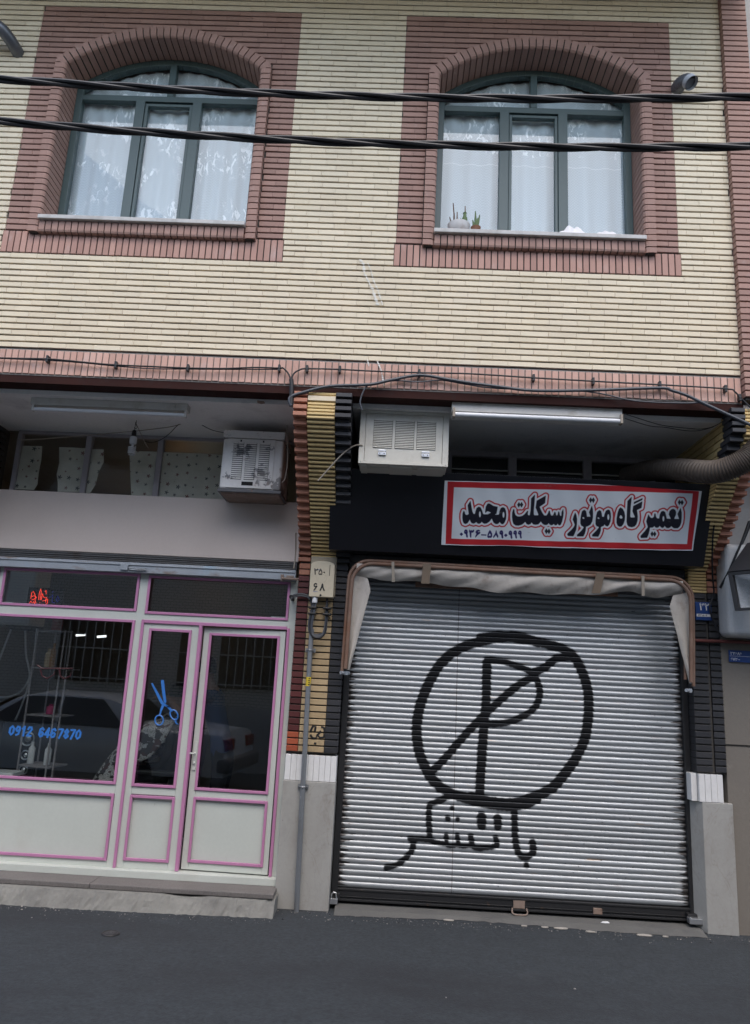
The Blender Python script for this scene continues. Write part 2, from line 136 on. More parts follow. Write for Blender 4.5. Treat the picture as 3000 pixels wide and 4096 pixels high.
W_bulb=[(-2.34,0.75,3.928),(-2.274,0.75,3.825),(-2.2,0.75,3.696),(-2.174,0.75,3.653),(-2.149,0.75,3.622)]
W_R=[(1.699,-0.014,3.82),(1.994,0.168,3.82),(2.114,0.215,3.82),(2.26,0.239,3.82),(2.373,0.245,3.82),(2.44,0.174,3.82),(2.464,0.01,3.82)]
W_R2=[(1.724,0.067,3.815),(1.96,0.21,3.815),(2.083,0.226,3.815),(2.27,0.283,3.815),(2.373,0.263,3.815),(2.438,0.17,3.815)]
W_acR=[(-0.277,0.2,3.553),(-0.332,0.2,3.55),(-0.392,0.2,3.511),(-0.458,0.2,3.443),(-0.522,0.2,3.361),(-0.573,0.2,3.295),(-0.608,0.2,3.25)]
W_acR2=[(-0.603,0.3,3.314),(-0.531,0.3,3.39)]
SCIS=[[(-1.9968,1.6478),(-1.9849,1.6532),(-1.9251,1.5719),(-1.8778,1.5017),(-1.8523,1.4829),(-1.8173,1.4686),(-1.812,1.4584),(-1.8415,1.4617),(-1.868,1.4741),(-1.8942,1.4848),(-1.9196,1.5237)],[(-1.918,1.6794),(-1.8915,1.6823),(-1.8711,1.5908),(-1.8512,1.5111),(-1.8531,1.4909),(-1.8695,1.5021),(-1.8899,1.5575),(-1.9047,1.6215)],[(-1.8855,1.4812),(-1.8659,1.4701),(-1.8796,1.4294),(-1.888,1.393),(-1.8992,1.3964),(-1.8954,1.4366)],[(-1.8514,1.4749),(-1.8219,1.4724),(-1.798,1.4455),(-1.7843,1.4342),(-1.7958,1.4256),(-1.8229,1.4443)],[(-1.769,1.3711),(-1.7529,1.3759),(-1.7449,1.3405),(-1.7268,1.3271),(-1.7477,1.3284),(-1.7623,1.3476)]]
SCRING=[[(-1.8942,1.3528),(-1.8987,1.3924),(-1.8595,1.3546)],[(-1.7741,1.4027),(-1.7851,1.4422),(-1.7414,1.4004)]]
NEON_R=[[(-3.2132,2.3246),(-3.2123,2.3815),(-3.1995,2.3916),(-3.1809,2.364),(-3.1718,2.336),(-3.1859,2.3212),(-3.2023,2.3157)],[(-3.2066,2.3438),(-3.189,2.3542),(-3.163,2.3412),(-3.1737,2.317),(-3.16,2.2894),(-3.1735,2.284),(-3.1837,2.3071)],[(-3.221,2.2817),(-3.2103,2.3058),(-3.1932,2.2878),(-3.1804,2.2978),(-3.168,2.2795)],[(-3.1404,2.3186),(-3.1442,2.3753),(-3.1362,2.4184),(-3.1279,2.395),(-3.1262,2.3193)],[(-3.1167,2.3198),(-3.1156,2.3767),(-3.1019,2.3489),(-3.0909,2.3399),(-3.0726,2.3456),(-3.0779,2.3169),(-3.1058,2.3109)],[(-3.0968,2.283),(-3.0767,2.2764),(-3.0574,2.2943),(-3.061,2.3319),(-3.0739,2.3219),(-3.0751,2.2982)],[(-3.0946,2.3966),(-3.0864,2.4065),(-3.0815,2.3735)],[(-3.1267,2.291),(-3.1246,2.2958)]]
NEON_B=[[(-3.0434,2.3422),(-3.019,2.3718),(-3.0188,2.3056),(-2.989,2.2976)],[(-2.9836,2.3262),(-2.9748,2.3645),(-2.9551,2.3276),(-2.9714,2.3079),(-2.9862,2.3308)],[(-3.0312,2.3902),(-3.0183,2.4003)]]
DIGBOX=[(-3.1463,1.2517),(-2.5339,1.2486),(-2.5259,1.1638),(-3.1364,1.1667)]
GLASSES=[[(-2.9911,1.7516),(-2.9432,1.7256),(-2.8269,1.7314),(-2.8343,1.6815),(-2.8872,1.6436),(-2.9338,1.6624),(-2.9567,1.7178)],[(-2.7979,1.7328),(-2.6817,1.7386),(-2.6946,1.6744),(-2.7423,1.6509),(-2.7779,1.6702),(-2.7979,1.7328)],[(-2.8269,1.7314),(-2.7979,1.7328)]]
GREY = (.10, .10, .095)
m_cream = M('cream_brick', (.71, .615, .455), (.675, .575, .415), rough=.75, island=.045, var=.09, fine=.06, fs=70, bump=.25, bs=140,
            stains=(((.30, .22, .13), 9, .60, .78, .30, (1, 1, 2.5)), ((.72, .68, .60), 3, .62, .75, .25, None)))
m_tan = M('tan_brick', (.47, .35, .20), (.41, .295, .16), rough=.75, island=.10, var=.10, fine=.08, bump=.25, bs=140, stains=(((.12, .09, .06), 7, .58, .75, .5, None),))
m_cream_d = M('ochre_brick', (.66, .49, .23), (.58, .42, .18), rough=.7, island=.10, var=.08, fine=.08, bump=.25, bs=140,
              stains=(((.10, .08, .05), 10, .58, .75, .5, None),))
m_red = M('rose_brick', (.355, .212, .168), (.305, .180, .142), rough=.78, island=.07, var=.08, fine=.08, bump=.25, bs=140,
          stains=(((.45, .36, .33), 14, .60, .75, .35, None),))
m_redl = M('salmon_brick', (.58, .36, .285), (.50, .295, .23), rough=.78, island=.08, var=.10, fine=.08, bump=.25, bs=140,
           stains=(((.55, .45, .42), 8, .56, .74, .45, (1, 1, .6)), ((.35, .06, .05), 2.2, .66, .72, .5, None)))
m_redm = M('dusty_red_brick', (.45, .262, .205), (.385, .215, .168), rough=.78, island=.09, var=.12, fine=.08, bump=.25, bs=140, stains=(((.55, .45, .41), 7, .56, .74, .40, (1, 1, .5)),))
m_orange = M('orange_red_brick', (.34, .075, .03), (.26, .05, .02), rough=.6, island=.1, var=.1)
m_tooth = M('terracotta_brick', (.44, .20, .13), (.36, .15, .09), rough=.75, island=.14, var=.1, bump=.25, bs=140)
m_maroon = M('maroon_brick', (.105, .026, .024), (.075, .018, .017), rough=.45, island=.2, var=.15, bump=.2, bs=140, stains=(((.35, .07, .02), 3.0, .63, .66, .5, None),))
m_black = M('black_painted_brick', (.022, .022, .025), (.035, .035, .038), rough=.5, island=.2, var=.2, bump=.25, bs=120, stains=(((.16, .15, .14), 30, .70, .80, .5, None),))
m_mortar = M('mortar', (.065, .060, .053), rough=.95, var=.2, bump=.3, bs=90)
m_mortarl = M('pale_mortar', (.22, .20, .18), rough=.95, var=.2, bump=.3, bs=90)
m_steel = M('rust_red_steel', (.026, .010, .008), (.04, .012, .009), rough=.75, spec=.15, var=.2, stains=(((.03, .02, .02), 8, .55, .7, .6, None),))
m_soffit = M('soffit_plaster', (.82, .80, .77), rough=.9, var=.12, vs=1.2, bump=.3, bs=30,
             stains=(((.16, .14, .12), 1.6, .55, .80, .55, None), ((.10, .09, .08), 7, .62, .8, .4, None)))
m_marble = M('grey_marble', (.345, .335, .31), rough=.4, var=.14, bump=.1, veins=(((.16, .12, .08), 1.3, .008, .45), ((.12, .115, .11), 2.6, .006, .35)), stains=(((.10, .09, .08), 2.2, .54, .72, .55, (1, 1, .6)), ((.22, .19, .16), 4, .50, .75, .55, (1, 1, .4)), ((.30, .21, .12), 4, .60, .66, .22, (1, 1, .3)), ((.12, .11, .10), 30, .68, .75, .5, None)))
m_marblew = M('white_marble', (.72, .71, .69), rough=.4, var=.06, stains=(((.35, .33, .30), 12, .55, .75, .4, (1, 1, .3)), ((.15, .14, .13), 45, .70, .76, .5, None)))
m_frame = M('green_painted_steel', (.048, .078, .076), (.060, .092, .09), rough=.42, var=.1, fine=.1, stains=(((.25, .28, .28), 60, .72, .78, .3, None),))
m_sill = M('stone_sill', (.48, .46, .43), rough=.6, var=.15, stains=(((.2, .18, .16), 8, .5, .75, .5, None),))
m_cwhite = M('cream_white_paint', (.52, .545, .495), rough=.42, var=.09, fine=.05, stains=(((.30, .28, .24), 1.6, .56, .80, .30, (1, 1, .5)), ((.20, .17, .14), 16, .69, .76, .35, None), ((.45, .42, .36), 3, .58, .8, .35, None), ((.3, .27, .23), 50, .74, .8, .35, None)))
m_pink = M('pink_paint', (.47, .20, .35), rough=.4, var=.08, fine=.06, stains=(((.60, .38, .48), 20, .64, .75, .35, None),))
m_fascia = M('mauve_grey_paint', (.55, .468, .415), rough=.6, var=.06, vs=1.2, fine=.04, stains=(((.46, .39, .345), 1.4, .5, .8, .5, None), ((.10, .03, .02), 60, .76, .80, .7, None), ((.40, .37, .34), 5, .62, .8, .25, (1, 1, .15))))
m_tframe = M('mauve_painted_frame', (.34, .31, .315), rough=.5, var=.1, stains=(((.1, .09, .09), 8, .55, .75, .4, None),))
m_board = M('black_board', (.010, .010, .013), rough=.38, var=.2, stains=(((.10, .09, .08), 6, .64, .8, .16, None), ((.20, .17, .14), 40, .78, .82, .25, (.3, 1, 1))))
m_zinc = M('weathered_zinc', (.30, .33, .36), (.38, .40, .42), rough=.5, metal=.3, var=.2, stains=(((.20, .12, .07), 12, .58, .7, .7, (.4, 1, 1)), ((.28, .46, .58), 2.5, .60, .75, .45, None)))
m_dkroll = M('dark_slat_metal', (.085, .085, .085), rough=.5, metal=.5, var=.25, stains=(((.05, .03, .02), 10, .5, .7, .6, None),))
m_asphalt = M('asphalt', (.030, .036, .041), (.022, .026, .030), rough=.88, var=.30, vs=7.0, fine=.60, fs=32, bump=1.0, bs=90,
              stains=(((.016, .017, .020), 1.0, .50, .66, .75, (.30, 1, 1)), ((.055, .057, .06), 42, .60, .72, .5, None), ((.012, .012, .013), 36, .62, .70, .55, None), ((.055, .057, .06), 2.4, .62, .80, .4, (.6, 1, 1)), ((.010, .010, .011), 8, .69, .73, .8, None), ((.12, .115, .11), 60, .72, .76, .7, None)))
m_conc = M('rough_concrete', (.21, .205, .185), rough=.9, var=.15, vs=3, fine=.15, bump=.5, bs=60, stains=(((.11, .105, .10), 3.5, .45, .7, .7, None), ((.36, .35, .32), 9, .6, .75, .5, None)))
m_terr = M('terrazzo', (.17, .155, .145), (.12, .108, .10), rough=.6, var=.08, fine=.45, fs=95, bump=.15, bs=150, stains=(((.10, .09, .09), 3, .52, .75, .4, None),))
m_render = M('cement_render', (.18, .16, .135), rough=.92, veins=(((.07, .06, .05), .5, .003, .6),), var=.12, vs=1.2, bump=.4, bs=40, stains=(((.17, .15, .13), 2.2, .5, .75, .6, None), ((.28, .26, .23), 6, .64, .75, .4, None)))
m_renderl = M('pale_cement', (.40, .39, .37), rough=.9, var=.1, bump=.4, bs=35, stains=(((.25, .24, .22), 3, .5, .75, .5, None),))
m_iron = M('black_iron', (.018, .018, .019), rough=.45, var=.2, stains=(((.16, .09, .05), 14, .64, .72, .5, None),))
m_cable = M('black_cable', (.010, .010, .012), rough=.55, var=.1)
m_gcable = M('grey_cable', (.055, .06, .07), rough=.5, var=.15)
m_bcable = M('beige_cable', (.28, .24, .19), rough=.6, var=.2)
m_pipe = M('galvanised_pipe', (.26, .27, .28), rough=.45, metal=.6, var=.15, stains=(((.6, .6, .6), 14, .66, .70, .7, (2, 2, .5)), ((.12, .11, .1), 6, .55, .75, .5, None)))
m_cooler = M('dirty_cream_metal', (.56, .54, .47), rough=.5, var=.08, stains=(((.28, .22, .15), 4, .55, .8, .5, None), ((.18, .12, .07), 20, .66, .76, .5, None)))
m_coolo = M('peeling_white_metal', (.76, .735, .70), rough=.55, var=.1, stains=(((.17, .17, .18), 5.5, .575, .60, .95, None), ((.22, .10, .045), 7, .62, .70, .8, None), ((.4, .33, .27), 3, .45, .8, .5, None)))
m_rust = M('rusty_sheet', (.17, .085, .045), (.30, .26, .23), rough=.8, var=.25, vs=6, bump=.4, stains=(((.06, .03, .02), 12, .55, .7, .6, None),))
m_chrome = M('bright_zinc', (.75, .76, .77), rough=.28, metal=.9, var=.05)
m_dark = M('dark_void', (.012, .011, .010), rough=.9)
m_tubew = M('white_tube_glass', (.66, .67, .68), rough=.25, var=.03, fine=.02)
m_lampw = M('aged_white_enamel', (.52, .50, .46), rough=.45, var=.1, stains=(((.3, .25, .18), 6, .55, .75, .5, None),))
m_plast = M('black_plastic', (.012, .012, .012), rough=.4)
m_tarp = M('dirty_canvas', (.43, .395, .35), rough=.85, var=.18, vs=4, fine=.12, fs=220, bump=.8, bs=24, stains=(((.16, .12, .09), 5, .54, .72, .65, None), ((.18, .14, .11), 18, .60, .72, .45, (1, 1, .4)), ((.55, .51, .46), 7, .6, .78, .4, None)))
m_rtube = M('rusty_painted_tube', (.22, .15, .11), (.13, .06, .035), rough=.6, var=.2, vs=8, stains=(((.16, .065, .03), 10, .5, .68, .7, (.4, 1, .4)),))
m_mbox = M('cream_plastic_box', (.58, .50, .36), rough=.42, var=.05, stains=(((.35, .28, .18), 5, .6, .8, .35, None),))
m_yel = M('yellow_sticker', (.62, .45, .03), rough=.5)
m_blk = M('black_ink', (.012, .012, .012), rough=.6, var=.25)
m_blueink = M('blue_ink', (.02, .10, .40), rough=.6)
m_bluev = M('blue_vinyl', (.035, .17, .50), rough=.45, var=.05)
m_plate = M('blue_enamel', (.015, .05, .19), rough=.35, var=.12)
m_white = M('white_paint', (.72, .72, .71), rough=.5, var=.06)
m_paper = M('white_paper', (.76, .76, .75), rough=.8, var=.05)
m_flex = M('brown_flexible_duct', (.085, .065, .05), (.065, .05, .038), rough=.6, var=.2)
m_duct = M('grey_sheet_duct', (.16, .17, .19), rough=.4, metal=.6, var=.2)
m_redpipe = M('red_oxide_pipe', (.12, .03, .025), rough=.6, var=.2)
m_terra = M('terracotta_pot', (.20, .09, .05), rough=.8, var=.15)
m_soil = M('soil', (.03, .022, .016), rough=1)
m_cactus = M('green_stem', (.10, .15, .06), rough=.7, var=.2)
m_dry = M('dry_brown_stem', (.13, .08, .055), rough=.9, var=.2)
m_cloth = M('white_cloth', (.72, .69, .68), rough=.9, var=.08)
m_tile = M('dull_wall_tile', (.20, .19, .165), rough=.4, var=.1)
m_glass = glass('shop_glass', (.78, .805, .80), 1.0, .008, 0.0, 1.95)
m_glasst = glass('transom_glass', (.94, .95, .94), 1.0, .01)
m_glassu = glass('window_glass', (.95, .965, .97), 1.0, .02, 0.0, 1.6)

# ------------------------------------------------------------------ mesh helpers
class MB:
    def __init__(s): s.v = []; s.f = []; s.m = []
    def poly(s, pts, mi=0):
        n = len(s.v); s.v.extend(tuple(p) for p in pts); s.f.append(tuple(range(n, n + len(pts)))); s.m.append(mi)
    def box(s, x0, x1, y0, y1, z0, z1, mi=0):
        n = len(s.v)
        s.v += [(x0, y0, z0), (x1, y0, z0), (x1, y1, z0), (x0, y1, z0), (x0, y0, z1), (x1, y0, z1), (x1, y1, z1), (x0, y1, z1)]
        for q in ((0, 1, 5, 4), (1, 2, 6, 5), (2, 3, 7, 6), (3, 0, 4, 7), (4, 5, 6, 7), (3, 2, 1, 0)): s.f.append(tuple(n + i for i in q)); s.m.append(mi)
    def brick(s, x0, x1, z0, z1, y, d=.03, c=.003, mi=0):     # faces -y, arrises chamfered
        n = len(s.v); j = lambda: random.uniform(-.0008, .0008)
        y = y + random.uniform(-.0010, .0010)
        z0 += j(); z1 += j()
        s.v += [(x0, y + d, z0), (x1, y + d, z0), (x1, y + d, z1), (x0, y + d, z1), (x0, y + c, z0), (x1, y + c, z0), (x1, y + c, z1), (x0, y + c, z1),
                (x0 + .0008, y, z0 + c), (x1 - .0008, y, z0 + c), (x1 - .0008, y, z1 - c), (x0 + .0008, y, z1 - c)]
        for q in ((8, 9, 10, 11), (4, 5, 9, 8), (5, 6, 10, 9), (6, 7, 11, 10), (7, 4, 8, 11), (0, 1, 5, 4), (1, 2, 6, 5), (2, 3, 7, 6), (3, 0, 4, 7)):
            s.f.append(tuple(n + i for i in q)); s.m.append(mi)
    def prism(s, prof, a, b, axis='z', mi=0, caps=True):
        # prof: closed 2-D outline; axis z -> (x,y), axis y -> (x,z), axis x -> (y,z)
        def P(p, h): return (p[0], p[1], h) if axis == 'z' else ((p[0], h, p[1]) if axis == 'y' else (h, p[0], p[1]))
        n = len(s.v); k = len(prof)
        s.v += [P(p, a) for p in prof] + [P(p, b) for p in prof]
        for i in range(k): s.f.append((n + i, n + (i + 1) % k, n + k + (i + 1) % k, n + k + i)); s.m.append(mi)
        if caps: s.f.append(tuple(range(n + k - 1, n - 1, -1))); s.m.append(mi); s.f.append(tuple(range(n + k, n + 2 * k))); s.m.append(mi)
    def tube(s, pts, r, seg=8, mi=0, closed=False, caps=True):
        pts = [Vector(p) for p in pts]; k = len(pts); n0 = len(s.v)
        rr = r if isinstance(r, (list, tuple)) else [r] * k
        up = None
        for i, p in enumerate(pts):
            if closed: t = pts[(i + 1) % k] - pts[i - 1]
            else: t = pts[min(i + 1, k - 1)] - pts[max(i - 1, 0)]
            t = t.normalized() if t.length > 1e-9 else Vector((0, 0, 1))
            if up is None: up = Vector((0, 0, 1)) if abs(t.z) < .9 else Vector((0, 1, 0))
            a = t.cross(up); a = a.normalized() if a.length > 1e-6 else t.orthogonal().normalized()
            b = a.cross(t).normalized(); up = b
            for q in range(seg):
                w = 2 * math.pi * q / seg; s.v.append(tuple(p + rr[i] * (math.cos(w) * a + math.sin(w) * b)))
        for i in range(k if closed else k - 1):
            i2 = (i + 1) % k
            for q in range(seg):
                q2 = (q + 1) % seg
                s.f.append((n0 + i * seg + q, n0 + i * seg + q2, n0 + i2 * seg + q2, n0 + i2 * seg + q)); s.m.append(mi)
        if caps and not closed:
            s.f.append(tuple(n0 + q for q in range(seg - 1, -1, -1))); s.m.append(mi)
            s.f.append(tuple(n0 + (k - 1) * seg + q for q in range(seg))); s.m.append(mi)
    def lathe(s, prof, c, seg=20, mi=0, axis='z'):    # prof: (radius, height)
        n = len(s.v)
        for r, h in prof:
            for q in range(seg):
                w = 2 * math.pi * q / seg; a, b = r * math.cos(w), r * math.sin(w)
                s.v.append((c[0] + a, c[1] + b, c[2] + h) if axis == 'z' else ((c[0] + a, c[1] + h, c[2] + b) if axis == 'y' else (c[0] + h, c[1] + a, c[2] + b)))
        for i in range(len(prof) - 1):
            for q in range(seg):
                q2 = (q + 1) % seg; s.f.append((n + i * seg + q, n + i * seg + q2, n + (i + 1) * seg + q2, n + (i + 1) * seg + q)); s.m.append(mi)
        s.f.append(tuple(n + q for q in range(seg - 1, -1, -1))); s.m.append(mi)
        e = n + (len(prof) - 1) * seg; s.f.append(tuple(e + q for q in range(seg))); s.m.append(mi)
    def grid(s, P, mi=0):              # P[row][col] of points
        n = len(s.v); R_, C_ = len(P), len(P[0])
        for row in P: s.v.extend(tuple(p) for p in row)
        for i in range(R_ - 1):
            for j in range(C_ - 1): s.f.append((n + i * C_ + j, n + i * C_ + j + 1, n + (i + 1) * C_ + j + 1, n + (i + 1) * C_ + j)); s.m.append(mi)
def wloc(o):
    p = Vector((0, 0, 0))
    while o is not None: p += Vector(o.location); o = o.parent
    return p
def add(name, mb, mats, parent=None, label=None, smooth=False, bevel=0, kind=None, seg=2, origin=None):
    base = wloc(parent) if parent else Vector(origin or (0, 0, 0))
    me = bpy.data.meshes.new(name)
    me.from_pydata([(v[0] - base.x, v[1] - base.y, v[2] - base.z) for v in mb.v], [], mb.f)
    for m in (mats if isinstance(mats, (list, tuple)) else [mats]): me.materials.append(m)
    if any(mb.m): me.polygons.foreach_set('material_index', mb.m)
    if smooth: me.polygons.foreach_set('use_smooth', [True] * len(me.polygons))
    bm = bmesh.new(); bm.from_mesh(me); bmesh.ops.recalc_face_normals(bm, faces=bm.faces); bm.to_mesh(me); bm.free()
    if smooth: me.set_sharp_from_angle(angle=math.radians(38))
    me.update()
    o = bpy.data.objects.new(name, me); COL.objects.link(o)
    if parent: o.parent = parent
    else: o.location = base
    if bevel:
        b = o.modifiers.new('bevel', 'BEVEL'); b.width = bevel; b.segments = seg; b.limit_method = 'ANGLE'; b.angle_limit = math.radians(40)
    if label: o['label'] = label
    if kind: o['kind'] = kind
    return o
def thing(name, label, cat, loc=(0, 0, 0), group=None):
    o = bpy.data.objects.new(name, None); COL.objects.link(o); o.location = loc; o.empty_display_size = .1
    o['label'] = label; o['category'] = cat
    if group: o['group'] = group
    return o
def solo(name, mb, mats, label, cat, group=None, **kw):
    xs = [v[0] for v in mb.v]; ys = [v[1] for v in mb.v]; zs = [v[2] for v in mb.v]
    o = add(name, mb, mats, None, label, origin=((min(xs) + max(xs)) / 2, (min(ys) + max(ys)) / 2, min(zs)), **kw)
    o['category'] = cat
    if group: o['group'] = group
    return o
def smooth_path(pts, n=6):             # Catmull-Rom
    P = [Vector(p) for p in pts]; P = [P[0] * 2 - P[1]] + P + [P[-1] * 2 - P[-2]]; out = []
    for i in range(1, len(P) - 2):
        for k in range(n):
            t = k / n; a, b, c, d = P[i - 1], P[i], P[i + 1], P[i + 2]
            out.append(.5 * ((2 * b) + (-a + c) * t + (2 * a - 5 * b + 4 * c - d) * t * t + (-a + 3 * b - 3 * c + d) * t ** 3))
    out.append(P[-2]); return out
def sdf(poly, X, Z):
    P = np.array(poly); d = np.full(X.shape, 1e9); ins = np.zeros(X.shape, bool)
    for i in range(len(P)):
        ax, az = P[i]; bx, bz = P[(i + 1) % len(P)]; ex, ez = bx - ax, bz - az; wx, wz = X - ax, Z - az
        t = np.clip((wx * ex + wz * ez) / max(ex * ex + ez * ez, 1e-12), 0, 1)
        d = np.minimum(d, (wx - ex * t) ** 2 + (wz - ez * t) ** 2)
        c = (az > Z) != (bz > Z)
        with np.errstate(divide='ignore', invalid='ignore'): xi = ax + (Z - az) * ex / (ez if abs(ez) > 1e-12 else 1e-12)
        ins ^= c & (X < xi)
    d = np.sqrt(d); return np.where(ins, -d, d)
def seglen(strokes, X, Z, amp=0):      # signed distance to round pen strokes
    d = np.full(X.shape, 1e9)
    for hw, pts in strokes:
        pts = [(p.x, p.y) for p in smooth_path([(a, b, 0) for a, b in pts], 4)] if len(pts) > 2 else pts
        for (ax, az), (bx, bz) in zip(pts[:-1], pts[1:]):
            ex, ez = bx - ax, bz - az; wx, wz = X - ax, Z - az
            t = np.clip((wx * ex + wz * ez) / max(ex * ex + ez * ez, 1e-12), 0, 1)
            d = np.minimum(d, np.sqrt((wx - ex * t) ** 2 + (wz - ez * t) ** 2) - hw)
    return d
def attr(o, name, vals):
    a = o.data.attributes.new(name, 'FLOAT', 'POINT'); a.data.foreach_set('value', np.asarray(vals, dtype=np.float32).ravel())
def text_mesh(name, body, mat, parent, origin, size, xdir=(1, 0, 0), zdir=(0, 0, 1), depth=.001, shear=0, xs=1.0, bold=0, label=None):
    # block lettering turned into a mesh
    cu = bpy.data.curves.new(name, 'FONT'); cu.body = body; cu.size = size; cu.extrude = depth; cu.shear = shear; cu.offset = bold
    tmp = bpy.data.objects.new(name, cu); COL.objects.link(tmp)
    dg = bpy.context.evaluated_depsgraph_get(); me = bpy.data.meshes.new_from_object(tmp.evaluated_get(dg))
    bpy.data.objects.remove(tmp); bpy.data.curves.remove(cu)
    xd, zd = Vector(xdir), Vector(zdir); yd = xd.cross(zd)
    for v in me.vertices:
        q = v.co.copy(); v.co = xd * (q.x * xs) + zd * q.y + yd * (-q.z)
    me.materials.clear(); me.materials.append(mat); me.name = name
    o = bpy.data.objects.new(name, me); COL.objects.link(o)
    if parent: o.parent = parent; o.location = Vector(origin) - wloc(parent)
    else: o.location = origin
    if label: o['label'] = label
    return o
def stroke_strip(mb, pts, r, y, z_off=0):      # a thin raised line in the x-z plane at depth y
    mb.tube([(a, y, b) for a, b in pts], r, 5)
# ------------------------------------------------------------------ ground
g = MB(); g.grid([[(x, y, 0) for x in np.linspace(-40, 40, 41)] for y in list(np.linspace(-40, -1, 14)) + [0.0, .6, 1.16]])
road = add('road', g, m_asphalt, kind='structure')
s_ = MB()
prof = [(.655, 0), (.675, .03), (.70, .07), (.728, .108), (.745, .112), (1.12, .112), (1.12, 0)]
xs = np.linspace(-6.0, -.775, 220)
wob = np.array([sum(math.sin(x * f + f * f) / f for f in (1.3, 3.1, 7.7, 15, 33)) for x in xs]) * .012 + RNG.normal(0, .004, len(xs))
chip = np.clip(np.array([math.sin(x * 5.3) * math.sin(x * 2.1 + 1) for x in xs]) - .45, 0, 1) * .05
rows = []
for k, (py, pz) in enumerate(prof):
    rows.append([(x, py + ((wob[i] * (1.2, 1, .8, .5, .4)[k] + RNG.normal(0, .004) + .027 * max(0, x + 2.4)) if k < 5 else 0), max(0, pz - (chip[i] * (0, .3, .6, 1, .7)[k] if k < 5 else 0))) for i, x in enumerate(xs)])
s_.grid(rows); s_.poly([r[-1] for r in rows])
add('concrete_step', s_, m_conc, kind='structure')
s_ = MB(); s_.box(-6, -2.2, .765, 1.06, .113, .150); s_.box(-2.197, -.79, .765, 1.06, .113, .150)
add('terrazzo_tread', s_, m_terr, kind='structure', bevel=.006)
s_ = MB(); xs = np.linspace(-.33, 2.50, 50)
s_.grid([[(x, .89 + .035 * math.sin(x * 2.1) + random.uniform(-.015, .015), .003) for x in xs], [(x, .96 + random.uniform(-.006, .006), .024) for x in xs], [(x, 1.2, .030) for x in xs]])
add('doorstep', s_, M('dark_doorstep_concrete', (.11, .107, .10), rough=.9, var=.15, fine=.2, fs=120, bump=.4, bs=90, stains=(((.06, .06, .06), 4, .5, .75, .6, None),)), kind='structure')

# ------------------------------------------------------------------ the brick building
house = thing('brick_building', 'cream and rose brick building whose upper storey overhangs two shops', 'building', (0, 0, 0))
WIN = (-2.146, 1.046)
AZ, AR1, AR2 = 5.773, 1.397, 1.297
zs = [4.164 + .0516 * k for k in range(16)] + [4.9896 + .0502 * k for k in range(4)]
z = 5.1904
while z < 9.2: zs.append(z); z += .0539
def arch_hw(z):
    if z < 6.82: return .925
    d = AR1 ** 2 - (z - AZ) ** 2
    return math.sqrt(d) if d > 0 else 0
def cut(iv, a, b):
    out = []
    for p, q in iv:
        if b <= p or a >= q: out.append((p, q)); continue
        if a > p: out.append((p, a))
        if b < q: out.append((b, q))
    return out
def lay(mb, x0, x1, z0, z1, y, off, mod=.2155, gap=.0013, mi=0, d=.03):
    x = x0 - off
    while x < x1:
        a, b = max(x, x0), min(x + mod - gap, x1)
        if b - a > .012: mb.brick(a, b, z0, z1, y, d, mi=mi)
        x += mod
wall = MB(); panels = {c: MB() for c in WIN}
for i in range(len(zs) - 1):
    z0, z1 = zs[i] + .0118, zs[i + 1]; zc = (z0 + z1) / 2
    iv = [(-5.2, 2.588)]
    for c, (pa, pb, sa, sb) in zip(WIN, ((-3.278, -1.005, -3.288, -.992), (-.092, 2.160, -.104, 2.177))):
        if 5.19 < zc < 7.385:
            iv = cut(iv, pa, pb); hw = arch_hw(zc - .01) + .004
            if zc > 7.17: hw = 0
            off = (.108 if i % 2 else 0) + random.uniform(-.012, .012)
            for a, b in ([(pa, c - hw), (c + hw, pb)] if hw else [(pa, pb)]): lay(panels[c], a + .001, b - .001, z0, z1, 0, off)
        elif 4.99 < zc < 5.19: iv = cut(iv, sa, sb)
    off = (.1078 if i % 2 else 0) + random.uniform(-.02, .02) + .03
    for a, b in iv: lay(wall, a, b, z0, z1, 0, off)
# mortar bed behind the bricks, open at the windows
def bed(mb, y, mi):
    xs = [-5.2]
    for c in WIN: xs += [c - .88, c + .88]
    xs.append(2.6)
    for i in range(0, 6, 2): mb.poly([(xs[i], y, 4.15), (xs[i + 1], y, 4.15), (xs[i + 1], y, 9.2), (xs[i], y, 9.2)], mi)
    for c in WIN:
        mb.poly([(c - .88, y, 4.15), (c + .88, y, 4.15), (c + .88, y, 5.22), (c - .88, y, 5.22)], mi)
        st = np.linspace(-.88, .88, 25)
        for a, b in zip(st[:-1], st[1:]):
            za, zb = AZ + math.sqrt(1.35 ** 2 - a * a), AZ + math.sqrt(1.35 ** 2 - b * b)
            mb.poly([(c + a, y, za), (c + b, y, zb), (c + b, y, 9.2), (c + a, y, 9.2)], mi)
bed(wall, .0145, 1)
add('wall', wall, (m_cream, m_mortar), house)
for c in WIN: add('window_panel', panels[c], m_red, house, label='flat rose brick panel around the arched window')
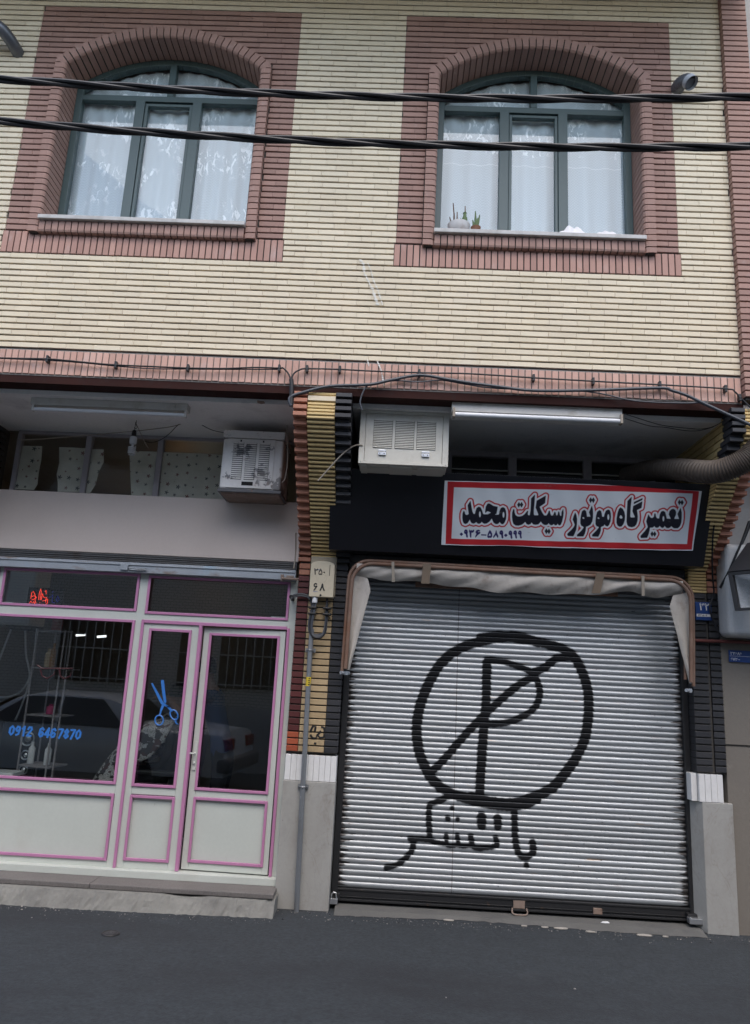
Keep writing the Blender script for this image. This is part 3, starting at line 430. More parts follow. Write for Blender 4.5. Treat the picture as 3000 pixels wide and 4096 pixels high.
# streaks of white paint spilt down the bricks
m_streak = M('spilt_pale_paint', (.70, .67, .60), rough=.6, var=.1)
STREAKS = [[(-.37,5.038),(-.34,4.997),(-.331,4.923),(-.288,4.839),(-.256,4.777),(-.239,4.725),(-.209,4.647)],[(-.307,5.009),(-.279,4.946),(-.256,4.862),(-.216,4.779),(-.191,4.706),(-.17,4.644)],[(-.268,4.183),(-.252,4.127)],[(-.189,4.17),(-.156,4.098),(-.136,4.009),(-.129,3.967)]]
for q, w_ in zip(STREAKS, (.012, .006, .006, .007)):
    mb = MB()
    for (a, b), (c, d) in zip(q[:-1], q[1:]):
        for k in range(5):
            s, t = k / 5, (k + random.uniform(.6, 1.0)) / 5; e = w_ * random.uniform(.3, 1.3)
            mb.poly([(a + (c - a) * s - e, -.0062, b + (d - b) * s), (a + (c - a) * s + e, -.0062, b + (d - b) * s), (a + (c - a) * t + e * .8, -.0062, b + (d - b) * t), (a + (c - a) * t - e * .8, -.0062, b + (d - b) * t)])
    add('paint_streak', mb, m_streak, house)
# soldier courses
for c, (sa, sb) in zip(WIN, ((-3.288, -.992), (-.104, 2.177))):
    mb = MB(); n = 44; w = (sb - sa) / n
    for k in range(n): mb.brick(sa + k * w + .0045, sa + (k + 1) * w - .0045, 4.997, 5.186, -.004, .03)
    mb.poly([(sa, .008, 4.99), (sb, .008, 4.99), (sb, .008, 5.19), (sa, .008, 5.19)], 1)
    add('soldier_course', mb, (m_redm, m_mortar), house)
mb = MB(); n = 152; x0, x1 = -5.2, 2.588; w = (x1 - x0) / n
for k in range(n): mb.brick(x0 + k * w + .0042, x0 + (k + 1) * w - .0042, 3.955 + random.uniform(-.002, .002), 4.152, 0, .03)
mb.poly([(x0, .009, 3.945), (x1, .009, 3.945), (x1, .009, 4.163), (x0, .009, 4.163)], 1)
add('lintel_course', mb, (m_redl, m_mortarl), house)
mb = MB(); mb.box(-5.2, 2.60, .012, .024, 3.884, 3.945); mb.box(-5.2, 2.60, .0245, .16, 3.884, 3.892)
add('steel_lintel', mb, m_steel, house)
mb = MB(); mb.box(-5.2, 2.80, .17, 1.35, 3.850, 3.95); mb.box(-5.2, 2.80, .03, .169, 3.894, 3.95)
add('soffit', mb, m_soffit, house)
# projecting pilaster at the right end of the storey
mb = MB(); z = 3.975
while z < 9.2:
    mb.brick(2.590, 2.795, z + .010, z + .0525, -.055, .12); z += .0525
mb.box(2.600, 2.785, -.035, .30, 3.965, 9.2, 1)
add('pilaster', mb, (m_red, m_mortar), house)

mb = MB(); mb.box(-5.2, 2.80, -.95, 2.6, 9.2, 9.4); mb.box(-5.2, 2.80, -1.35, -.02, 7.75, 7.95)  # the lower slab is out of view, added to shade the top courses
add('unseen_shade_slab', mb, m_renderl, house)
# ------------------------------------------------------------------ arched windows
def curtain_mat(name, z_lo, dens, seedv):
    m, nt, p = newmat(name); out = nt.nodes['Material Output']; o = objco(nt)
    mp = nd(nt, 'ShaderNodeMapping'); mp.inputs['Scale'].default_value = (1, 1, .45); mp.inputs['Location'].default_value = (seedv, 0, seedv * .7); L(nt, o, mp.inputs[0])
    k1 = ramp(nt, noise(nt, mp.outputs[0], 24, 2, .45, 1.0), dens, dens + .012)  # white noise blotches and thin lines mixed into the cloth colour
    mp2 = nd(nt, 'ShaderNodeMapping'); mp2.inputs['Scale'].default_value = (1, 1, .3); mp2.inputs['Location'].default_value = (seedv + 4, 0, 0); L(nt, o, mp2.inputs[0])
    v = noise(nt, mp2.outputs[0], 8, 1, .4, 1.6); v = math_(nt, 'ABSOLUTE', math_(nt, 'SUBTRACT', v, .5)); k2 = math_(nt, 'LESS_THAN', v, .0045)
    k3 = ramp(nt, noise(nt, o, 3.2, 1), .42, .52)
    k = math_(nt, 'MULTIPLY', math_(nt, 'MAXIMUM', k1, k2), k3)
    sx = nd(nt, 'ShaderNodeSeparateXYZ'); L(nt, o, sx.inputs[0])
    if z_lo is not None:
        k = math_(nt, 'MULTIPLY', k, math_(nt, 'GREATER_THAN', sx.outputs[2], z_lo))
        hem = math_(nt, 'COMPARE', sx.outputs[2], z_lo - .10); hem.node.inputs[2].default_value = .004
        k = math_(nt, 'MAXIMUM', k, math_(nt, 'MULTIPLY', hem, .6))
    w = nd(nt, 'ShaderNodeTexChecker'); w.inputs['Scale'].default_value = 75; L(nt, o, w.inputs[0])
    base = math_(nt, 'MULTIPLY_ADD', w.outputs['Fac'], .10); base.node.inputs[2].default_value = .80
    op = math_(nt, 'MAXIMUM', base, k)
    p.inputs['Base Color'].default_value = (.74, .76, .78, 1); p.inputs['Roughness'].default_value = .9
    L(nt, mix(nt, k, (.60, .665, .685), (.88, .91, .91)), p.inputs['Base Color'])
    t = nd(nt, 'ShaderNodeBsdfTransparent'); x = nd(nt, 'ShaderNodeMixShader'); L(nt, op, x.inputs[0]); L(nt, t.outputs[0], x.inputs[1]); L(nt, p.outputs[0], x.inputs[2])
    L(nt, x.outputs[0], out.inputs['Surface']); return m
def ring_prism(mb, c, r0, r1, a0, a1, y0, y1, n=1, mi=0):
    for k in range(n):
        p, q = a0 + (a1 - a0) * k / n, a0 + (a1 - a0) * (k + 1) / n
        P = lambda r, a: (c + r * math.sin(a), AZ + r * math.cos(a))
        mb.prism([P(r0, p), P(r1, p), P(r1, q), P(r0, q)], y0, y1, 'y', mi)
def arched_window(c, cmat, folds):
    sur = MB()
    for sgn in (-1, 1):
        z = 5.158
        while z < 6.80:
            x = lambda a: c + sgn * a
            pr = [(x(.925), .02), (x(.925), -.050), (x(.866), -.050), (x(.846), -.044), (x(.835), -.030), (x(.832), -.012), (x(.832), .235), (x(.925), .235)]
            j = random.uniform(-.0015, .0015)
            sur.prism([(a, b + (j if b < .1 else 0)) for a, b in pr], z + .009, min(z + .0539, 6.812)); z += .0539
        sur.box(min(c + sgn * .845, c + sgn * .915), max(c + sgn * .845, c + sgn * .915), -.036, .23, 5.162, 6.80, 1)
    n = 33; A = math.asin(.925 / AR1)
    for k in range(n):       # voussoirs
        a0, a1 = -A + 2 * A * k / n + .0036, -A + 2 * A * (k + 1) / n - .0036
        pr = [(AR1, .02), (AR1, -.050), (AR2 + .034, -.050), (AR2 + .014, -.044), (AR2 + .003, -.030), (AR2, -.012), (AR2, .235), (AR1, .235)]
        nn = len(sur.v)
        for a in (a0, a1):
            for r, y in pr: sur.v.append((c + r * math.sin(a), y, AZ + r * math.cos(a)))
        K = len(pr)
        for i in range(K): sur.f.append((nn + i, nn + (i + 1) % K, nn + K + (i + 1) % K, nn + K + i)); sur.m.append(0)
        sur.f.append(tuple(range(nn + K - 1, nn - 1, -1))); sur.f.append(tuple(range(nn + K, nn + 2 * K))); sur.m += [0, 0]
    ring_prism(sur, c, AR2 + .012, AR1 - .012, -A, A, -.036, .23, 24, 1)
    # rowlock under the sill
    m_ = 31; w = 1.672 / m_
    for k in range(m_):
        a, b = c - .836 + k * w + .0045, c - .836 + (k + 1) * w - .0045
        sur.prism([(-.050, 5.262), (-.050, 5.180), (-.044, 5.166), (-.030, 5.160), (.02, 5.160), (.02, 5.262)], a, b, 'x')
    sur.box(c - .83, c + .83, -.036, .03, 5.168, 5.262, 1)
    add('window_surround', sur, (m_red, m_mortar), house)
    w = MB()
    fr = MB(); Y0, Y1 = .205, .265
    for s in (-1, 1): fr.box(min(c + s * .832, c + s * .775), max(c + s * .832, c + s * .775), Y0, Y1, 5.29, 6.775)
    fr.box(c - .775, c + .775, Y0 + .002, Y1, 5.29, 5.335)
    fr.box(c - .775, c + .775, Y0 + .002, Y1, 6.635, 6.69)
    for s in (-.252, .25): fr.box(c + s - .04, c + s + .04, Y0 - .002, Y1, 5.335, 6.635)
    fr.box(c - .029, c + .029, Y0 + .001, Y1, 6.69, 7.03)
    ring_prism(fr, c, 1.245, 1.300, -.69, .69, Y0 - .001, Y1, 24)
    # middle casement
    a, b = c - .212, c + .21
    for x0, x1, z0, z1 in ((a + .003, a + .028, 5.34, 6.618), (b - .028, b - .003, 5.34, 6.618), (a + .028, b - .028, 6.592, 6.618), (a + .028, b - .028, 5.34, 5.366)): fr.box(x0, x1, Y0 + .008, Y1 - .008, z0, z1)
    win = thing_part('window', house, (c, .235, 5.29))
    add('window_frame', fr, m_frame, win, bevel=.003)
    gl = MB()
    for x0, x1 in ((c - .775, c - .29), (c - .19, c + .185), (c + .289, c + .775)): gl.box(x0, x1, .238, .243, 5.33, 6.64)
    pts = [(c - .79, 6.68)] + [(c + 1.25 * math.sin(a), AZ + 1.25 * math.cos(a)) for a in np.linspace(-.68, .68, 16)] + [(c + .79, 6.68)]
    gl.prism([pts[i] for i in range(len(pts))], .238, .243, 'y')
    add('glass', gl, m_glassu, win)
    cu = MB(); nx, nz = 150, 14; P = []
    top = lambda x: 6.80 + .215 * max(0, 1 - (x / .72) ** 2) + .008 * abs(math.sin(x * 62))
    for j in range(nz):
        t = j / (nz - 1); row = []
        for i in range(nx):
            x = -.80 + 1.6 * i / (nx - 1)
            dy = .022 * math.sin(x * folds + .7 * math.sin(x * 5 + c)) * (.55 + .45 * (1 - t)) + .01 * math.sin(x * 11 + t * 2)
            row.append((c + x, .292 + dy * .6, 5.28 + (top(x) - 5.28) * t))
        P.append(row)
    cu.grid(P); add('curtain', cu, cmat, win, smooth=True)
    si = MB(); si.box(c - .838, c + .838, -.082, .20, 5.262, 5.297); add('sill', si, m_sill, win, bevel=.004)
def thing_part(name, parent, loc):
    o = bpy.data.objects.new(name, None); COL.objects.link(o); o.parent = parent; o.location = Vector(loc) - wloc(parent); o.empty_display_size = .1
    return o
arched_window(WIN[0], curtain_mat('blotched_curtain_all_over', None, .575, 2.0), 46)
arched_window(WIN[1], curtain_mat('blotched_curtain_top_band', .98, .575, 9.0), 38)

# ------------------------------------------------------------------ corbelled piers
def corbel(z): return min(max(1.09 * (3.67 - z), -.016), .97)
def pier(segs, z_low, dlow, name, ends):
    mb = MB(); mats = []; z = z_low; k = 0
    while z < 3.86:
        y = corbel(z); cb = z > 2.68
        for (x0, x1, mi_lo, mi_hi, kind) in segs:
            mi = mi_hi if z > ends[0] else (7 if (mi_lo == 0 and z < 1.31) else mi_lo)
            if cb and kind == 'fine':
                for h in (0, .0268): 
                    yy = corbel(z + h); mb.brick(x0, x1, z + h + .0055, z + h + .0262, yy, 1.12 - yy, .004, mi); mb.box(x0 + .002, x1 - .002, yy + .03, 1.1, z + h - .0006, z + h + .0056, 5)
            elif cb:
                e = .010 if k % 1 == 0 else 0
                mb.brick(x0 - (e if kind == 'l' else 0), x1 + (e if kind == 'r' else 0), z + .0185, z + .0528, y - .014, 1.125 - y, .004, mi)
                mb.brick(x0 + .006, x1 - .006, z + .0005, z + .018, y + .045, 1.06 - y, .002, mi)
            else:
                mb.brick(x0 + .001, x1 - .001, z + .010, z + .0535, y, 1.12 - y, .003, mi)
        z += .0535; k += 1
    x0, x1 = segs[0][0] + .008, segs[-1][1] - .008
    mb.box(x0, x1, .984, 1.115, z_low, 2.75, 5); mb.box(x0, x1, 1.06, 1.19, 2.751, 3.90, 5)
    return mb
PM = (m_maroon, m_tooth, m_cream_d, m_black, m_tan, m_mortar)
mb = pier([(-.800, -.706, 0, 1, 'l'), (-.703, -.492, 4, 2, 'fine'), (-.489, -.378, 3, 3, 'r')], 1.165, 0, 'pier', (2.60,))
mb.box(-.703, -.492, -.022, .3, 3.825, 3.862, 6)
pr = thing_part('pier', house, (-.59, .97, 0))
add('brickwork', mb, PM + (m_cream, m_orange), pr)
mb = MB(); mb.box(-.803, -.378, .950, 1.11, 0, .950)
add('marble_slab', mb, m_marble, pr, bevel=.004)
mb = MB()
for k in range(9): mb.box(-.796 + k * .0462, -.796 + k * .0462 + .0445, .955 + random.uniform(0, .004), 1.11, .953, 1.150)
add('marble_strip_band', mb, m_marblew, pr, bevel=.002)
mb = pier([(2.662, 2.752, 3, 1, 'r')], 1.175, 0, 'pier', (2.60,))
z = 1.175
while z < 3.86:
    y = corbel(z)
    if z < 2.60: mb.brick(2.513, 2.640, z + .010, z + .0535, y, 1.12 - y, .003, 3)
    elif z > 3.46:
        mb.brick(2.490, 2.592, z + .0185, z + .0528, y - .014, .17, .004, 3); mb.brick(2.496, 2.59, z + .0005, z + .018, y + .045, .1, .002, 3)
    for h in (0, .0268):
        yy = corbel(z + h) 
        if z >= 2.60: mb.brick(2.594 if z > 3.46 else 2.508, 2.659, z + h + .0055, z + h + .0262, yy, 1.12 - yy, .004, 2); mb.box(2.60 if z > 3.46 else 2.512, 2.655, yy + .03, 1.1, z + h - .0006, z + h + .0056, 5)
    z += .0535
mb.box(2.52, 2.66, .984, 1.115, 1.175, 2.75, 5); mb.box(2.51, 2.745, 1.06, 1.19, 2.751, 3.90, 5)
pr2 = thing_part('pier', house, (2.63, .97, 0))
add('brickwork', mb, PM, pr2)
mb = MB(); mb.prism([(2.475, 1.12), (2.540, .958), (2.775, .950), (2.80, 1.12)], 0, .955)
add('marble_slab', mb, m_marble, pr2, bevel=.004)
mb = MB()
for k in range(4): mb.box(2.520 + k * .048, 2.520 + k * .048 + .046, .955 + random.uniform(0, .004), 1.11, .958, 1.168)
mb.box(2.470, 2.516, .99, 1.12, .958, 1.168)
add('marble_strip_band', mb, m_marblew, pr2, bevel=.002)
mb = pier([(-4.05, -3.83, 0, 3, 'l'), (-3.825, -3.60, 0, 3, 'r')], 1.165, 0, 'pier', (2.6,))
pr3 = thing_part('pier', house, (-3.8, .97, 0)); add('brickwork', mb, PM + (m_cream, m_orange), pr3)
mb = MB(); mb.box(-4.053, -3.598, .950, 1.11, 0, 1.160); add('marble_slab', mb, m_marble, pr3, bevel=.004)
# reveal of the right bay, ochre bricks running back under the soffit
mb = MB(); z = 3.45
while z < 3.85:
    for a, b in ((.11, .315), (.32, .53), (.535, .745), (.75, .96), (.965, 1.15)):
        if corbel(z) + .15 < b: mb.box(2.497, 2.592, max(a, corbel(z) + .16), b, z + .008, z + .0525)
    z += .0535
add('side_brickwork', mb, m_cream_d, house)

# ------------------------------------------------------------------ rooms behind the glass
rm = MB()
def room(x0, x1, y0, y1, z0, z1, mi):
    rm.poly([(x0, y1, z0), (x1, y1, z0), (x1, y1, z1), (x0, y1, z1)], mi); rm.poly([(x0, y0, z0), (x0, y1, z0), (x0, y1, z1), (x0, y0, z1)], mi)
    rm.poly([(x1, y0, z0), (x1, y1, z0), (x1, y1, z1), (x1, y0, z1)], mi); rm.poly([(x0, y0, z1), (x1, y0, z1), (x1, y1, z1), (x0, y1, z1)], mi); rm.poly([(x0, y0, z0), (x1, y0, z0), (x1, y1, z0), (x0, y1, z0)], mi)
room(-5.2, 2.59, .27, 2.6, 4.0, 9.2, 2)
room(-4.6, -.60, 1.13, 4.4, .152, 3.845, 0)
room(-.36, 2.50, 1.24, 4.4, .045, 3.842, 1)
add('interior_wall', rm, (m_tile, m_dark, M('dim_plaster', (.34, .31, .30), rough=.9)), house)
for a, b in ((-.60, -.36), (2.502, 2.79), (-5.2, -4.61)):
    mb = MB(); mb.box(a, b, 1.19, 4.4, .0, 3.95); add('party_wall', mb, m_mortar, house)
# strip of frame and glass over the left shop
mb = MB()
mb.box(-3.485, -.80, 1.105, 1.16, 3.818, 3.849); mb.box(-3.487, -3.450, 1.10, 1.16, 3.20, 3.818)
for a in (-2.850, -2.188, -1.53): mb.box(a, a + .050, 1.10, 1.16, 3.20, 3.818)
mb.box(-3.485, -.80, 1.104, 1.16, 3.19, 3.262)
tw = thing_part('transom_window', house, (-2.2, 1.12, 3.2))
add('window_frame', mb, m_tframe, tw, bevel=.003)
mb = MB()
for a, b in ((-3.45, -2.85), (-2.80, -2.188), (-2.138, -1.53), (-1.48, -.80)): mb.box(a, b, 1.122, 1.126, 3.262, 3.818)
add('glass', mb, m_glasst, tw)
def flower_paper():
    m, nt, p = newmat('flowered_paper'); o = objco(nt, (11, 11, 11))
    vo = nd(nt, 'ShaderNodeTexVoronoi'); vo.inputs['Scale'].default_value = 1; vo.inputs['Randomness'].default_value = .55; L(nt, o, vo.inputs['Vector'])
    df = nd(nt, 'ShaderNodeVectorMath', operation='SUBTRACT'); L(nt, o, df.inputs[0]); L(nt, vo.outputs['Position'], df.inputs[1])
    sx = nd(nt, 'ShaderNodeSeparateXYZ'); L(nt, df.outputs[0], sx.inputs[0])
    ang = math_(nt, 'ARCTAN2', sx.outputs[2], sx.outputs[0]); rad = math_(nt, 'POWER', math_(nt, 'ADD', math_(nt, 'POWER', math_(nt, 'ABSOLUTE', sx.outputs[0]), 2), math_(nt, 'POWER', math_(nt, 'ABSOLUTE', sx.outputs[2]), 2)), .5)
    rn = nd(nt, 'ShaderNodeSeparateColor'); L(nt, vo.outputs['Color'], rn.inputs[0])
    pet = math_(nt, 'MULTIPLY_ADD', math_(nt, 'COSINE', math_(nt, 'MULTIPLY', ang, 5)), .08); pet.node.inputs[2].default_value = .13
    sc = math_(nt, 'MULTIPLY_ADD', rn.outputs[0], .7); sc.node.inputs[2].default_value = .5
    k = math_(nt, 'LESS_THAN', rad, math_(nt, 'MULTIPLY', pet, sc))
    c = mix(nt, math_(nt, 'GREATER_THAN', rn.outputs[1], .6), (.03, .035, .045), (.16, .035, .03))
    b = mix(nt, ramp(nt, noise(nt, o, .5), .35, .7), (.66, .63, .54), (.52, .49, .41))
    L(nt, mix(nt, k, b, c), p.inputs['Base Color']); p.inputs['Roughness'].default_value = .8; return m
m_flower = flower_paper()
mb = MB()
for q in PAPER: mb.prism(q, 1.134, 1.136, 'y')
add('pasted_paper', mb, m_flower, tw, label='torn flower patterned paper pasted behind the glass')
# strip over the right shop
mb = MB(); mb.box(-.36, 2.50, 1.15, 1.22, 3.800, 3.849); mb.box(-.36, 2.5, 1.151, 1.22, 3.40, 3.56)
for a in (.42, 1.005, 1.680, 2.247): mb.box(a, a + .075, 1.148, 1.22, 3.56, 3.80)
tw2 = thing_part('transom_window', house, (1.2, 1.18, 3.4))
add('window_frame', mb, m_tframe, tw2, bevel=.003)
mb = MB(); mb.box(-.36, 2.5, 1.165, 1.18, 3.672, 3.684); add('rail', mb, m_lampw, tw2)
mb = MB(); mb.box(-.36, 2.5, 1.19, 1.194, 3.56, 3.80); add('glass', mb, m_glass, tw2)
# plain fascia above the left shop window
mb = MB(); mb.box(-3.598, -.812, .985, 1.10, 2.728, 3.255)
nt = m_fascia.node_tree; p = nt.nodes['Principled BSDF']; o_ = objco(nt); sx = nd(nt, 'ShaderNodeSeparateXYZ'); L(nt, o_, sx.inputs[0])
src = p.inputs['Base Color'].links[0].from_socket
wn1 = math_(nt, 'ABSOLUTE', math_(nt, 'ADD', sx.outputs[0], 1.33)); near = ramp(nt, wn1, .06, .16, (1, 1, 1, 1), (0, 0, 0, 1))
dr_ = ramp(nt, noise(nt, objco(nt, (1, 1, .10)), 30, 3), .52, .60)
k = math_(nt, 'MULTIPLY', math_(nt, 'MULTIPLY', near, dr_), ramp(nt, sx.outputs[2], 2.85, 3.2)); c = mix(nt, math_(nt, 'MULTIPLY', k, .55), src, (.70, .66, .62))
ru = math_(nt, 'MULTIPLY', ramp(nt, math_(nt, 'ABSOLUTE', math_(nt, 'ADD', sx.outputs[0], 1.38)), .01, .05, (1, 1, 1, 1), (0, 0, 0, 1)), ramp(nt, math_(nt, 'ADD', sx.outputs[2], math_(nt, 'MULTIPLY', noise(nt, o_, 30), .12)), 3.20, 3.30)); c = mix(nt, math_(nt, 'MULTIPLY', ru, .8), c, (.16, .06, .03))
L(nt, c, p.inputs['Base Color'])
fas = add('fascia', mb, m_fascia, house, bevel=.006)
# black board over the right shop, leaning back with the corbels
bt, bb = Vector((0, .44, 3.43)), Vector((0, .75, 2.81))
mb = MB(); mb.prism([(bt.y, bt.z), (bb.y, bb.z), (1.0, 2.825), (1.0, 3.425)], -.538, 2.552, 'x')
add('black_fascia_board', mb, m_board, house, bevel=.005)
# dark box above the shutter
mb = MB(); mb.box(-.37, 2.50, 1.02, 1.24, 2.60, 2.82); mb.box(-.36, 2.49, 1.0, 1.019, 2.76, 2.775); mb.box(-.33, 2.45, .99, 1.018, 2.70, 2.716)
add('shutter_box', mb, m_dkroll, house)
# ------------------------------------------------------------------ barber shop front
sf = thing('shop_front', 'cream painted barber shop front with pink mouldings and large dark glass', 'shop front', (-2.0, 1.05, .15))
fr = MB(); Y0, Y1 = 1.050, 1.105
X0, XM, XR = -4.6, -2.183, -.808
fr.box(X0, XR, Y0, Y1, 2.165, 2.250)                      # rail under the transoms (merged heights)
fr.box(X0, XR, Y0 + .001, Y1, 2.545, 2.60)
fr.box(-2.183, -2.112, Y0 - .001, Y1, .20, 2.545)         # middle post
fr.box(-.872, XR, Y0 - .001, Y1, .20, 2.545)
fr.box(-3.42, -3.385, Y0, Y1, 2.25, 2.545)
fr.box(X0, -2.183, Y0 + .001, Y1, .200, .255); fr.box(X0, -2.183, Y0 + .001, Y1, .76, .835)
fr.box(-3.597, -.80, .985, Y1 + .01, .150, .203)              # bottom lip
# fixed leaf
for a, b in ((-2.112, -2.050), (-1.690, -1.625)): fr.box(a, b, Y0 + .004, Y1, .203, 2.165)
fr.box(-2.05, -1.69, Y0 + .005, Y1, 2.105, 2.165); fr.box(-2.05, -1.69, Y0 + .005, Y1, .765, .828); fr.box(-2.05, -1.69, Y0 + .005, Y1, .203, .262)
add('frame', fr, m_cwhite, sf, bevel=.003)
def moulding(mb, x0, x1, z0, z1, y, w=.022, d=.012, top=True, bot=True):
    mb.box(x0, x0 + w, y - d, y + .004, z0, z1); mb.box(x1 - w, x1, y - d, y + .004, z0, z1)
    if top: mb.box(x0 + w, x1 - w, y - d + .0006, y + .004, z1 - w, z1)
    if bot: mb.box(x0 + w, x1 - w, y - d + .0006, y + .004, z0, z0 + w)
mo = MB()
moulding(mo, -3.385, -2.185, 2.243, 2.568, Y0); moulding(mo, -4.5, -3.42, 2.243, 2.568, Y0)
moulding(mo, -2.110, -.873, 2.228, 2.560, Y0); moulding(mo, -4.5, -2.183, .832, 2.170, Y0)
moulding(mo, -4.5, -2.185, .252, .760, Y0)
moulding(mo, -2.055, -1.688, .826, 2.108, Y0 + .004); moulding(mo, -2.055, -1.685, .262, .760, Y0 + .004)
# door casing
mo.box(-2.128, -2.104, Y0 - .013, Y0 + .004, .205, 2.178); mo.box(-.875, -.850, Y0 - .013, Y0 + .004, .205, 2.165)
mo.box(-2.104, -.875, Y0 - .0125, Y0 + .004, 2.150, 2.178); mo.box(-1.628, -1.600, Y0 - .013, Y0 + .03, .205, 2.150)
add('pink_moulding', mo, m_pink, sf, bevel=.003)
pn = MB(); pn.box(X0, -2.183, Y0 + .016, Y1 - .01, .255, .76); pn.box(-2.05, -1.69, Y0 + .02, Y1 - .01, .262, .765)
add('lower_panel', pn, m_cwhite, sf)
gl = MB()
for a, b, c, d in ((-3.385, -2.183, 2.25, 2.545), (-4.6, -3.42, 2.25, 2.545), (-2.112, -.872, 2.25, 2.545), (-4.6, -2.183, .835, 2.165), (-2.05, -1.69, .828, 2.105)): gl.box(a, b, 1.082, 1.087, c, d)
add('glass', gl, m_glass, sf)
# door leaf, standing a little ajar: hinged at the right, swung inward
dr = thing_part('door', sf, (-.885, 1.075, .215)); dr.rotation_euler = (0, 0, math.radians(-2.6))
def dadd(name, mb, mat, bevel=0):          # modelled about the hinge
    o = add(name, mb, mat, None, bevel=bevel, origin=(-.885, 1.075, .215)); o.location = (0, 0, 0); o.parent = dr; return o
mb = MB()
for a, b in ((-1.592, -1.532), (-.935, -.885)): mb.box(a, b, 1.055, 1.10, .212, 2.140)
mb.box(-1.532, -.935, 1.056, 1.10, 2.088, 2.140); mb.box(-1.532, -.935, 1.056, 1.10, .765, .832); mb.box(-1.532, -.935, 1.056, 1.10, .212, .268)
mb.box(-1.532, -.935, 1.070, 1.09, .268, .765)
dadd('leaf', mb, m_cwhite, .003)
mb = MB(); moulding(mb, -1.542, -.928, .818, 2.096, 1.056); moulding(mb, -1.542, -.926, .268, .766, 1.056)
dadd('pink_moulding', mb, m_pink, .003)
mb = MB(); mb.box(-1.532, -.935, 1.076, 1.081, .832, 2.088); dadd('glass', mb, m_glass)
mb = MB(); mb.box(-1.580, -1.550, 1.047, 1.057, .97, 1.20); mb.tube([(-1.565, 1.05, 1.105), (-1.565, 1.015, 1.105), (-1.612, 1.010, 1.108)], .007, 8); mb.lathe([(.010, 0), (.010, -.012)], (-1.565, 1.047, 1.03), 10, axis='y')
dadd('handle', mb, m_cwhite, .003)
# blue lettering and scissors on the glass
DIG = {'0': [[(.5, .1), (.1, .3), (.1, .7), (.5, .9), (.9, .7), (.9, .3), (.5, .1)]], '1': [[(.58, .95), (.58, .06)], [(.15, .72), (.55, .86)]], '2': [[(.1, .7), (.3, .9), (.75, .9), (.9, .7), (.1, .1), (.95, .1)]],
       '4': [[(.7, .06), (.7, .92), (.05, .3), (.98, .3)]], '6': [[(.9, .75), (.6, .9), (.2, .8), (.1, .3), (.4, .1), (.8, .18), (.88, .4), (.6, .53), (.15, .4)]], '7': [[(.06, .9), (.94, .9), (.35, .06)]],
       '8': [[(.5, .52), (.15, .7), (.5, .9), (.85, .7), (.5, .52), (.1, .28), (.5, .1), (.9, .28), (.5, .52)]], '9': [[(.85, .6), (.4, .47), (.12, .65), (.4, .9), (.8, .85), (.9, .6), (.75, .2), (.3, .1)]]}
def block_digits(text, x, y, z, w, h, adv, pen, slope=0):
    """heavy condensed numerals built from flat strokes, each stroke a hair in front of the last"""
    mb = MB(); n = 0
    for ch in text:
        if ch != ' ':
            for st in DIG[ch]:
                P = [Vector((x + a * w + .12 * b * w, z + b * h)) for a, b in st]
                for p, q in zip(P[:-1], P[1:]):
                    d = (q - p); d.normalize(); e = Vector((-d.y * pen[0], d.x * pen[1])); p2, q2 = p - d * pen[1] * .7, q + d * pen[1] * .7; n += 1
                    mb.prism([tuple(p2 - e), tuple(q2 - e), tuple(q2 + e), tuple(p2 + e)], y - .00012 * (n % 8), y + .0016, 'y')
            x += adv
        else: x += adv * .45
        z += slope
    return mb
for tx, x, z in (('0912', -3.146, 1.1660), ('646', -2.894, 1.1636), ('7870', -2.733, 1.1620)):
    add('telephone_lettering', block_digits(tx, x, 1.0803, z, .040, .084, .0505, (.0085, .0075), -.0004), m_bluev, sf, label='blue vinyl numerals ' + tx)
mb = MB()
for q in SCIS: mb.prism(q, 1.0795, 1.0812, 'y')
for (c, a, b) in SCRING:
    cx, cz = c; ax = Vector((a[0] - cx, a[1] - cz)); bx = Vector((b[0] - cx, b[1] - cz))
    mb.tube([(cx + ax.x * math.cos(t) + bx.x * math.sin(t), 1.0805, cz + ax.y * math.cos(t) + bx.y * math.sin(t)) for t in np.linspace(0, 2 * math.pi, 20)[:-1]], .0065, 6, closed=True)
for k in range(16):      # comb teeth
    z = 1.470 + k * .0075; x = -1.866 - k * .0012
    mb.box(x - .006, x + .006, 1.0790, 1.0800, z, z + .003)
add('scissors_decal', mb, m_bluev, sf, label='blue vinyl barber scissors')
mb = MB()
for q in GLASSES: mb.tube([(a, 1.0795, b) for a, b in q], .006, 5)
add('spectacles_decal', mb, M('dark_red_vinyl', (.05, .008, .011), rough=.5), sf, label='dark red spectacles sticker')

# old rolling shutter of the barber shop, rolled up above the glass
rs = thing('rolled_shutter', 'rolled up weathered shutter with pale blue bottom rail above the barber glass', 'shutter', (-2.2, 1.0, 2.56))
mb = MB()
for k in range(4): mb.box(-3.598, -.822, .985 + .006 * (k % 2), 1.049, 2.660 + k * .017, 2.660 + k * .017 + .014)
add('slats', mb, m_dkroll, rs, bevel=.003)
mb = MB(); mb.box(-3.598, -.826, .968, 1.046, 2.568, 2.655); mb.box(-3.598, -.83, .958, .967, 2.628, 2.642)
add('bottom_rail', mb, m_zinc, rs, bevel=.004)
mb = MB(); mb.box(-2.335, -2.27, .945, .9675, 2.585, 2.632); mb.tube([(-2.27, .955, 2.605), (-2.17, .952, 2.600), (-2.11, .952, 2.606), (-2.11, .952, 2.592), (-2.17, .952, 2.588), (-2.26, .955, 2.592)], .005, 6)
add('latch', mb, m_zinc, rs, bevel=.003)
mb = MB(); mb.box(-.95, -.925, .945, .967, 2.555, 2.61); mb.tube([(-.94, .94, 2.575), (-.80, .945, 2.575)], .011, 8); mb.box(-.90, -.84, .935, .966, 2.585, 2.603)
